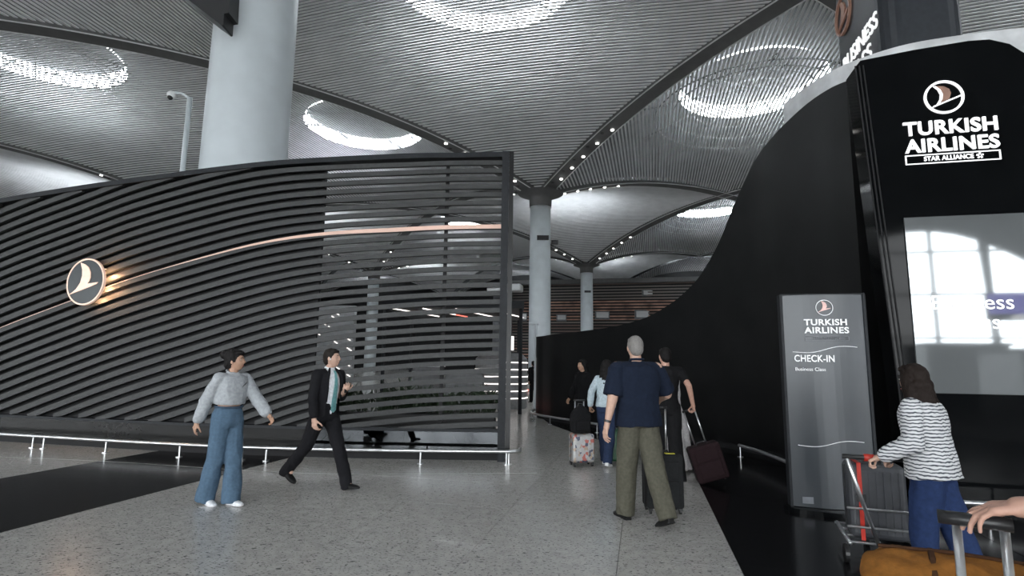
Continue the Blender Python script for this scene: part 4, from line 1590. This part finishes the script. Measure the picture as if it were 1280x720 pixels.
        if style in ('shirt', 'knit', 'cropped', 'blouse'):
            bm = bmesh.new()
            cpts = [neck + sp * (.012 + (.012 if math.sin(a) < 0 else -.03 * math.sin(a))) + X * math.cos(a) * .066 * k + fwd * math.sin(a) * .066 * k for a in [2 * math.pi * i / 24 for i in range(25)]]
            tube(bm, cpts, .013, 8, cap=False)
            obj('collar', bm, m_, tp, True)
        if style == 'jacket':
            bm = bmesh.new()
            secs = []
            for h, a, b in ((.0, hipw * .93, .126), (.17, hipw * .84, .120), (.27, .142 * w, .126), (.36, .145 * k * w, .128), (.44, .140 * w, .118), (.50, .10 * w, .090), (.54, .062, .066), (.575, .058, .060)):
                secs.append((pel + sp * h * k, X * a, fwd * b * k))
            loft(bm, secs, 24)
            me = fuse(bm, .008, 2, wr=.004, wscale=9)
            link('dress_shirt', me, cloth('white_shirt_cotton', (0.72, 0.74, 0.77), .8), t)
            bm = bmesh.new()
            tp_ = [(.535, .018, .084), (.515, .022, .100), (.50, .016, .108), (.44, .024, .130), (.36, .030, .140), (.27, .034, .138), (.17, .040, .133), (.06, .044, .136), (.03, .012, .134)]
            loft(bm, [(pel + sp * h * k + fwd * (y * k), X * a * k, fwd * .006) for h, a, y in tp_], 12)
            obj('tie', bm, cloth('teal_silk_tie', (0.13, 0.30, 0.31), .4), t, True)
            bm = bmesh.new()
            for sx in (-1, 1):
                tube(bm, [pel + sp * h * k + X * sx * a * k + fwd * b * k for h, a, b in ((.56, .045, .045), (.50, .095, .092), (.42, .125, .104), (.30, .122, .118), (.16, .108, .120))], [.012, .020, .026, .020, .006], 8)
            obj('lapels', bm, m_, tp, True)
    info = dict(pel=pel, sp=sp, fwd=fwd, k=k, arms=armJ, legs=legJ, X=X, HM=HM, hipw=hipw, root=t, body=body)
    if extra: extra(info)
    t.location = (pos[0], pos[1], 0)
    t.rotation_euler = (0, 0, ang)
    return t, info, Matrix.Translation((pos[0], pos[1], 0)) @ Matrix.Rotation(ang, 4, 'Z')


def midpos(*pts):
    v = Vector((0, 0, 0))
    for p in pts: v += G(*p)
    v /= len(pts)
    return (v.x, v.y)


# woman in cropped grey sweatshirt and jeans
def x_jeans(I):
    bm = bmesh.new()
    ct = [I['pel'] + I['sp'] * .160 * I['k'] + I['X'] * math.cos(a) * (I['hipw'] * .90) + I['fwd'] * math.sin(a) * .122 for a in [2 * math.pi * i / 28 for i in range(29)]]
    tube(bm, ct, .012, 6, cap=False)
    obj('waistband', bm, cloth('dark_denim_band', (0.05, 0.08, 0.12)), I['root'])
    bm = bmesh.new()
    for q in range(4):
        a = I['pel'] + I['sp'] * (.455 - q * .012) * I['k'] + I['X'] * (-.085 + q * .012) + I['fwd'] * .1555
        tube(bm, [a, a + I['X'] * .020 - I['sp'] * .030], .0022, 5)
    obj('chest_print', bm, M['black_plastic'], I['root'])


person('woman in cropped pale grey sweatshirt and loose blue jeans striding past the slats', midpos((285, 634), (266, 628)), (0.86, -0.5), H=1.68,
       legs=((8, 5, -2), (-7, 9, 7)), arms=(((30, 16), (12, 0)), ((-26, 10), (10, 0))), lean=3, head=(-32, 2), skin='b', hair=('bun', (0.010, 0.009, 0.009)),
       top=('pale_grey_fleece', (0.34, 0.36, 0.38), 'cropped'), bottom=('blue_denim', (0.075, 0.125, 0.185), 'wide'), shoe=(0.75, 0.77, 0.8), sole=(0.7, 0.7, 0.72),
       female=True, width=1.0, extra=x_jeans, handcurl=((.45, 0, .5), (.4, 0, .5)))


# man in black suit
def x_phone(I):
    w = I['arms'][0][2]
    d = (w - I['arms'][0][1]).normalized()
    bm = bmesh.new()
    box(bm, -.02, .02, -.004, .004, -.05, .05, Matrix.Translation(w + d * .08 + I['fwd'] * 0.0))
    obj('badge', bm, M['black_plastic'], I['root'])
    bm = bmesh.new()
    ell(bm, I['HM'] @ Vector((.079, .012, -.012)), (.007, .009, .014))
    obj('earbud', bm, M['white_plastic'], I['root'])


person('man in black suit, white shirt and teal tie striding to the right', midpos((440, 612), (362, 606)), (0.89, -0.46), H=1.80,
       legs=((24, 3, -6), (-25, 20, 28)), arms=(((2, 6), (112, 35)), ((-2, 8), (20, 0))), lean=4, head=(-22, 2), skin='a', hair=('short', (0.014, 0.011, 0.009)),
       top=('black_suit_wool', (0.010, 0.010, 0.012), 'jacket'), bottom=('black_suit_trouser', (0.009, 0.009, 0.011), 'suit'), width=1.0,
       extra=x_phone, handcurl=((.8, 0, .6), (.6, 0, .6)))


# grey-haired man seen from behind
def x_watch(I):
    sh, el, wr = I['arms'][0]
    d = (wr - el).normalized()
    bm = bmesh.new()
    tube(bm, [wr - d * .045, wr - d * .020], .036, 16)
    w = obj('wristwatch', bm, M['black_plastic'], I['root'])
    # back pocket flap lines
    bm = bmesh.new()
    p = I['pel'] + I['X'] * -.07 - I['fwd'] * .146 - I['sp'] * .05
    tube(bm, [p, p + I['X'] * .09], .003, 5)
    obj('pocket_seam', bm, cloth('olive_seam', (0.05, 0.05, 0.04)), I['root'])


case_h = G(812, 566, 1.0)
person('grey haired man in navy short sleeved shirt and olive trousers, seen from behind', midpos((786, 642), (816, 662)), (-0.30, 0.95), H=1.90,
       legs=((11, 6, 0), (-16, 10, 22)), arms=(((-6, 13), (8, 0)), ((-18, 10), (30, 30))), lean=2, head=(12, -4), skin='a', hair=('short', (0.20, 0.19, 0.18)),
       top=('navy_cotton_shirt', (0.008, 0.013, 0.027), 'shirt'), bottom=('olive_cotton_trouser', (0.085, 0.082, 0.062), 'straight'), width=1.26, belly=1.15,
       extra=x_watch, handcurl=((.35, 0, .4), (.9, 0, .7)), wrist_targets=(None, atY(824, 500, 6.2)))

# man in black behind the grey-haired man
b4 = midpos((848, 604))
person('person with dark hair in black t-shirt and black trousers pulling a dark suitcase', (b4[0] - .10, b4[1] + .12), (0.05, 1.0), H=1.84,
       legs=((8, 3, 0), (-8, 6, 8)), arms=(((6, 8), (14, 0)), ((-10, 14), (6, 0))), lean=1, head=(-14, 0), skin='c', hair=('short', (0.008, 0.007, 0.007)),
       top=('black_jersey', (0.008, 0.008, 0.009), 'tee'), bottom=('black_cotton_trouser', (0.010, 0.010, 0.011), 'wide'), width=0.96,
       handcurl=((.4, 0, .4), (1.0, 0, .8)), wrist_targets=(None, atY(866, 505, b4[1] - .05)))


# person in long white garment, hidden behind the one in black
def x_robe(I):
    bm = bmesh.new()
    loft(bm, [(I['pel'] + Vector((0, 0, z)), I['X'] * a, I['fwd'] * b) for z, a, b in ((.42, .19, .14), (.1, .21, .16), (-.2, .30, .22), (-.5, .33, .25), (-.84, .36, .28))], 28)
    me = fuse(bm, .014, 2, wr=.03, wscale=6, stretch=(1, 1, .15))
    link('long_skirt', me, cloth('white_linen', (0.58, 0.56, 0.56)), I['root'])


p4 = G(843, 597)
person('person in a long white garment, almost hidden behind the one in black', (p4.x + .06, p4.y + .55), (0.1, 1.0), H=1.66, legs=((3, 2, 0), (-3, 2, 0)), lean=1, skin='b',
       hair=('medium', (0.01, 0.009, 0.009)), top=('white_linen_top', (0.5, 0.48, 0.48), 'blouse'), bottom=('white_linen_trouser', (0.5, .48, .48), 'slim'), female=True, extra=x_robe, voxel=.012)

# woman with light shirt and dark wavy hair
p5 = midpos((762, 582), (756, 580))
person('woman with long dark hair in pale blue shirt and navy trousers, beside the silver case', p5, (0.45, 0.9), H=1.66,
       legs=((10, 4, 0), (-10, 8, 12)), arms=(((0, 10), (22, 0)), ((5, 8), (20, 0))), lean=2, head=(-5, 0), skin='b', hair=('long', (0.008, 0.007, 0.007)),
       top=('pale_blue_cotton', (0.42, 0.50, 0.54), 'blouse'), bottom=('navy_cotton_trouser', (0.022, 0.035, 0.075), 'straight'), shoe=(0.7, 0.7, 0.7), sole=(.7, .7, .7),
       female=True, handcurl=((1.0, 0, .8), (.4, 0, .4)), wrist_targets=(atY(738, 508, p5[1] + .02), None))

# dark-clothed person against the black wall
q6 = atY(726, 460, 11.2)
person('person in black almost lost against the black wall, only face and neck catching light', (q6.x + .05, q6.y), (-0.8, -0.5), H=1.68, legs=((5, 2, 0), (-5, 4, 0)), lean=1, skin='b',
       hair=('medium', (0.006, 0.006, 0.006)), top=('black_wool_coat', (0.006, 0.006, 0.007), 'knit'), bottom=('black_legging', (0.006, 0.006, 0.007), 'straight'), female=True, voxel=.012)

# woman in striped knit with the trolley
p7 = (2.99, 3.98)
trol = (2.42, 4.12)
person('woman with long brown hair in white and dark striped knit pushing a baggage trolley', p7, (-0.55, 0.83), H=1.60,
       legs=((8, 6, 0), (-12, 8, 10)), arms=(((35, 6), (30, 8)), ((35, 6), (30, 8))), lean=5, head=(26, 0), skin='a', hair=('long', (0.014, 0.009, 0.007)),
       top=('striped_knit', (0.6, 0.6, 0.6), 'knit', stripes_mat()), bottom=('blue_twill_trouser', (0.018, 0.034, 0.095), 'straight'), female=True, width=1.14, belly=1.12,
       handcurl=((1.0, 0, .8), (1.0, 0, .8)), palm=(Vector((1, 0.3, 0)), Vector((-1, 0.3, 0))), wrist_targets=(atY(1100, 571, 3.96), atY(1116, 569, 4.35)))

# two dim figures far down the aisle
q8 = G(667, 503)
person('distant person in black standing at the far end of the aisle beside the black wall', (q8.x, q8.y), (-0.5, 0.9), H=1.72, legs=((6, 3, 0), (-6, 5, 0)), skin='b',
       hair=('short', (0.01, 0.01, 0.01)), top=('black_wool_coat', (0.008, .008, .008), 'knit'), bottom=('black_legging', (.008, .008, .008), 'straight'), voxel=.014)
q8 = G(651, 499)
person('distant person in dark clothes beside the ringed kiosk', (q8.x - .1, q8.y + 3), (0.5, -0.9), H=1.70, legs=((6, 3, 0), (-6, 5, 0)), skin='b',
       hair=('medium', (0.03, 0.02, 0.012)), top=('maroon_knit', (0.06, .03, .03), 'knit'), bottom=('black_legging', (.008, .008, .008), 'straight'), female=True, voxel=.014)

# ================================================================ LUGGAGE
def suitcase(name, label, P, ang, w, d, h, m, style='soft', handle=0.0, tilt=0.0, tag_col=None, wheels=4, tiltax='X'):
    t = thing(name, label, 'suitcase' if name == 'suitcase' else 'bag', P, ang)
    if tilt:
        t.rotation_euler = (tilt, 0, ang) if tiltax == 'X' else (0, tilt, ang)
    z0 = 0.055 if wheels else 0.0
    bm = bmesh.new()
    box(bm, -w / 2, w / 2, -d / 2, d / 2, z0, z0 + h, bev=min(w, d) * (.18 if style != 'soft' else .14))
    obj('shell', bm, m, t, smooth=False)
    if style == 'ribbed':
        for k in range(7):
            x = -w * .38 + w * .76 * k / 6
            bm = bmesh.new()
            box(bm, x - .012, x + .012, -d / 2 - .006, d / 2 + .006, z0 + h * .10, z0 + h * .90)
            obj('rib', bm, m, t)
    else:
        bm = bmesh.new()
        box(bm, -w * .36, w * .36, -d / 2 - .018, -d / 2 + .01, z0 + h * .10, z0 + h * .52, bev=.012)
        obj('front_pocket', bm, m, t)
        bm = bmesh.new()
        box(bm, -w * .36, w * .36, -d / 2 - .014, -d / 2 + .01, z0 + h * .56, z0 + h * .88, bev=.010)
        obj('front_pocket', bm, m, t)
    bm = bmesh.new()
    e = [(-w / 2 - .003, -w * .42), (w * .42, w / 2 + .003)]
    box(bm, -w / 2 - .003, w / 2 + .003, -.006, .006, z0 + .03, z0 + h - .03)
    obj('zip_line', bm, M['black_plastic'], t)
    bm = bmesh.new()
    tube(bm, [(-.07, 0, z0 + h - .004), (-.06, 0, z0 + h + .025), (.06, 0, z0 + h + .025), (.07, 0, z0 + h - .004)], .010, 8)
    obj('grab_handle', bm, M['black_plastic'], t)
    if handle:
        for sx in (-1, 1):
            bm = bmesh.new()
            tube(bm, [(sx * .075, d * .36, z0 + h - .02), (sx * .075, d * .36, z0 + h + handle)], .0105, 8)
            obj('handle_tube', bm, M['steel'], t, True)
        bm = bmesh.new()
        tube(bm, [(-.095, d * .36, z0 + h + handle), (.095, d * .36, z0 + h + handle)], .016, 10)
        obj('handle_grip', bm, M['black_plastic'], t, True)
    for x in (-1, 1):
        for y in ((-1, 1) if wheels == 4 else (1,)):
            if not wheels: continue
            bm = bmesh.new()
            box(bm, x * w * .40 - .02, x * w * .40 + .02, y * d * .34 - .02, y * d * .34 + .02, .035, z0 + .012)
            wh = obj('wheel_fork', bm, M['black_plastic'], t)
            bm = bmesh.new()
            bmesh.ops.create_cone(bm, cap_ends=True, segments=16, radius1=.025, radius2=.025, depth=.022,
                                  matrix=Matrix.Translation((x * w * .40, y * d * .34, .025)) @ Matrix.Rotation(math.pi / 2, 4, 'Y'))
            obj('wheel', bm, M['black_plastic'], wh)
    if tag_col:
        bm = bmesh.new()
        box(bm, .02, .12, -d * .2 - .03, -d * .2 + .03, z0 + h + .002, z0 + h + .008)
        o = obj('luggage_tag', bm, tag_col, t)
        bm = bmesh.new()
        box(bm, .035, .105, -d * .2 - .012, -d * .2 + .012, z0 + h + .008, z0 + h + .0085)
        obj('tag_print', bm, M['black_plastic'], o)
    return t


case_grey = cloth('charcoal_nylon', (0.020, 0.021, 0.022))
P = G(829, 640)
suitcase('suitcase', 'charcoal soft spinner suitcase with a yellow tag, at the right of the grey haired man', (P.x, P.y, 0), -AN + .25, .40, .25, .56, case_grey,
         handle=.48, tag_col=mat('yellow_tag', (0.75, 0.68, 0.05), .5))
P = G(893, 604)
mar = cloth('dark_maroon_nylon', (0.020, 0.010, 0.012))
suitcase('suitcase', 'dark maroon soft suitcase tilted on its wheels, pulled by the one in black', (P.x, P.y - .02, 0.0), -.35, .42, .26, .48, mar, handle=.46, tilt=.0, wheels=2, tiltax='Y').rotation_euler = (0.0, -.30, -.15)
P = G(727, 582)


def patch_mat():
    m = mat('silver_patterned_shell', (0.55, 0.55, 0.54), .35, metal=.4)
    nt = m.node_tree
    b = nt.nodes['Principled BSDF']
    tc = nt.nodes.new('ShaderNodeTexCoord')
    v = nt.nodes.new('ShaderNodeTexVoronoi')
    v.inputs['Scale'].default_value = 22
    nt.links.new(tc.outputs['Object'], v.inputs['Vector'])
    r = nt.nodes.new('ShaderNodeValToRGB')
    r.color_ramp.interpolation = 'CONSTANT'
    for i, (p, c) in enumerate(((0, (.36, .36, .36)), (.42, (.35, .28, .22)), (.6, (.40, .40, .40)), (.8, (.08, .09, .13)), (.9, (.4, .12, .10)))):
        e = r.color_ramp.elements[i] if i < 2 else r.color_ramp.elements.new(p)
        e.position = p
        e.color = (*c, 1)
    sx = nt.nodes.new('ShaderNodeSeparateColor')
    nt.links.new(v.outputs['Color'], sx.inputs['Color'])
    nt.links.new(sx.outputs['Red'], r.inputs['Fac'])
    nt.links.new(r.outputs['Color'], b.inputs['Base Color'])
    return m


suitcase('suitcase', 'small silver hard suitcase with a colourful pattern, under the black backpack', (P.x, P.y, 0), .25, .36, .24, .44, patch_mat(), style='ribbed', handle=.50)
bp = thing('backpack', 'black backpack resting on the silver patterned suitcase', 'bag', (P.x - .02, P.y - .02, .505), .3)
bm = bmesh.new()
ell(bm, Vector((0, 0, .20)), (.17, .11, .22)); box(bm, -.15, .15, -.10, .09, .0, .30, bev=.04)
link('pack', fuse(bm, .010, 4, wr=.010, wscale=9), cloth('black_nylon', (0.008, 0.008, 0.009)), bp)
bm = bmesh.new(); box(bm, -.11, .11, -.15, -.09, .04, .20, bev=.025); obj('front_pocket', bm, cloth('black_nylon', (0.008, 0.008, 0.009)), bp)
bm = bmesh.new(); tube(bm, [(-.04, 0, .41), (-.03, 0, .45), (.03, 0, .45), (.04, 0, .41)], .009, 8); obj('top_loop', bm, M['black_plastic'], bp)
P = G(776, 585)
suitcase('suitcase', 'dark green hard suitcase half hidden behind the grey haired man', (P.x + .03, P.y + .32, 0), -.1, .34, .22, .50, mat('green_shell', (0.012, 0.085, 0.035), .35), style='ribbed')

# ---- baggage trolley of the striped woman
A = Vector((3.04, 4.68, 0))
TA = -.36
tr = thing('baggage_trolley', 'steel baggage trolley with black handle bar and red grips before the striped woman', 'trolley', (A.x, A.y, 0), TA)
bm = bmesh.new(); tube(bm, [(-.30, -.38, .87), (.30, -.38, .87)], .019, 12); hb_ = obj('handle_bar', bm, M['black_plastic'], tr, True)
redm = mat('red_plastic', (0.55, 0.035, 0.02), .4)
for x in (-.12, .27):
    bm = bmesh.new(); tube(bm, [(x - .035, -.38, .87), (x + .035, -.38, .87)], .028, 12); obj('brake_grip', bm, redm, hb_, True)
for x in (-.27, .27):
    bm = bmesh.new(); tube(bm, [(x, -.38, .865), (x * .95 + (.10 if x < 0 else 0), -.24, .50), (x * .9 + (.20 if x < 0 else 0), -.14, .16)], .016, 10); obj('upright', bm, M['steel'], tr, True)
    bm = bmesh.new(); tube(bm, [(x * .9, -.14, .16), (x * .8, .55, .15)], .016, 8); obj('side_rail', bm, M['steel'], tr, True)
    bm = bmesh.new(); bmesh.ops.create_cone(bm, cap_ends=True, segments=20, radius1=.07, radius2=.07, depth=.03, matrix=Matrix.Translation((x, -.10, .07)) @ Matrix.Rotation(math.pi / 2, 4, 'Y')); obj('wheel', bm, M['black_plastic'], tr)
bm = bmesh.new(); bmesh.ops.create_cone(bm, cap_ends=True, segments=20, radius1=.06, radius2=.06, depth=.03, matrix=Matrix.Translation((0, .50, .06)) @ Matrix.Rotation(math.pi / 2, 4, 'Y')); obj('wheel', bm, M['black_plastic'], tr)
for y in (-.08, .12, .32, .52):
    bm = bmesh.new(); tube(bm, [(-.24, y, .155), (.24, y, .155)], .010, 8); obj('deck_bar', bm, M['steel'], tr)
for z in (.30, .45):
    bm = bmesh.new(); tube(bm, [(-.265, -.15 - (z - .16) * .25, z), (.265, -.15 - (z - .16) * .25, z)], .010, 8); obj('back_bar', bm, M['steel'], tr)
cg = suitcase('suitcase', 'grey hard suitcase standing on the baggage trolley', A + Matrix.Rotation(TA, 3, 'Z') @ Vector((0, .10, .17)), TA, .42, .28, .60,
              mat('mid_grey_shell', (0.055, 0.058, 0.065), .45), style='ribbed', wheels=0)
st = thing('luggage_strap', 'orange red luggage strap hanging round the grey suitcase on the trolley', 'strap', A + Matrix.Rotation(TA, 3, 'Z') @ Vector((-.13, .10, .17)), TA)
bm = bmesh.new()
for a in ((-.015, .015, -.154, -.148, -.002, .61), (-.015, .015, .148, .154, -.002, .61), (-.015, .015, -.154, .154, .606, .612)):
    box(bm, *a)
bmesh.ops.remove_doubles(bm, verts=bm.verts[:], dist=.0005)
obj('webbing', bm, redm, st)
bm = bmesh.new(); box(bm, -.035, .035, -.165, -.150, .30, .36, bev=.004); obj('buckle', bm, M['black_plastic'], st)

# ---- foreground: orange canvas bag strapped on a suitcase, a hand on its handle
HY = 1.42
hl, hr_ = atY(1172, 645, HY + .03), atY(1266, 657, HY - .05)
mid = (hl + hr_) / 2
fa = math.atan2((hr_ - hl).y, (hr_ - hl).x)
fc = suitcase('suitcase', 'black upright suitcase under the orange canvas bag in the near right corner', (mid.x, mid.y + .17, 0), fa, .42, .24, .58, case_grey, style='soft')
hd_ = thing('suitcase_handle', None, None, (0, 0, 0))
bpy.data.objects.remove(hd_)
inv = (Matrix.Translation((mid.x, mid.y + .17, 0)) @ Matrix.Rotation(fa, 4, 'Z')).inverted()
tubes = []
for px in (1195, 1254):
    top = atY(px, 648, HY + (.03 if px == 1195 else -.03))
    bm = bmesh.new()
    tube(bm, [inv @ Vector((top.x, top.y, .55)), inv @ Vector((top.x, top.y, mid.z))], .0105, 10)
    obj('handle_tube', bm, M['steel'], fc, True)
bm = bmesh.new()
tube(bm, [inv @ hl, inv @ mid, inv @ hr_], .017, 12)
obj('handle_grip', bm, M['black_plastic'], fc, True)
bg_ = thing('duffel_bag', 'mustard orange canvas duffel bag strapped on the near suitcase', 'bag', (mid.x + .22, mid.y + .20, .64), fa)
ztop = atY(1200, 712, mid.y + .16).z - .64
bm = bmesh.new()
hh = ztop
loft(bm, [(Vector((x, 0, hh * .5 - .0)), Vector((0, .155 * s_, 0)), Vector((0, 0, hh * .5 * s2_))) for x, s_, s2_ in ((-.33, .35, .55), (-.31, .75, .82), (-.26, .95, .95), (-.12, 1.05, 1.0), (.02, 1.08, 1.0), (.16, 1.05, 1.0), (.24, .95, .97), (.29, .7, .85), (.31, .35, .6))], 24)
can = cloth('mustard_orange_canvas', (0.21, 0.085, 0.016), .85, 60)
link('canvas_body', fuse(bm, .009, 3, wr=.018, wscale=9, stretch=(.6, 1, 1)), can, bg_)
bm = bmesh.new(); tube(bm, [(-.28, 0, hh * 1.0), (-.1, .0, hh * 1.035), (.1, 0, hh * 1.035), (.28, 0, hh * 1.0)], .006, 6); obj('zip_line', bm, cloth('dark_brown_trim', (0.05, 0.022, 0.01)), bg_)
for x in (-.15, .15):
    bm = bmesh.new()
    tube(bm, [Vector((x, .162 * math.sin(a), hh * .5 + (hh * .5 + .004) * math.cos(a))) for a in [math.pi * (-.95 + 1.9 * i / 20) for i in range(21)]], .011, 6)
    obj('bag_strap', bm, cloth('dark_brown_trim', (0.05, 0.022, 0.01)), bg_)

# traveller at the right edge whose hand rests on the handle
wr = atY(1252, 638, HY - .05)
person('traveller in cream long sleeved top at the near right edge, hand on the suitcase handle', (mid.x + .50, mid.y - .27), (-1.0, 0.25), H=1.74,
       legs=((6, 4, 0), (-6, 5, 0)), arms=(((10, 8), (15, 0)), ((30, 6), (20, 0))), lean=2, skin='c', hair=('medium', (0.03, 0.02, 0.015)),
       top=('cream_knit', (0.50, 0.46, 0.40), 'blouse'), bottom=('beige_trouser', (0.25, 0.21, 0.17), 'straight'), female=True, hscale=.97,
       handcurl=((.30, 0, .2), (.6, 0, .6)), palm=(Vector((1, 0, 0)), None), wrist_targets=(wr, None))
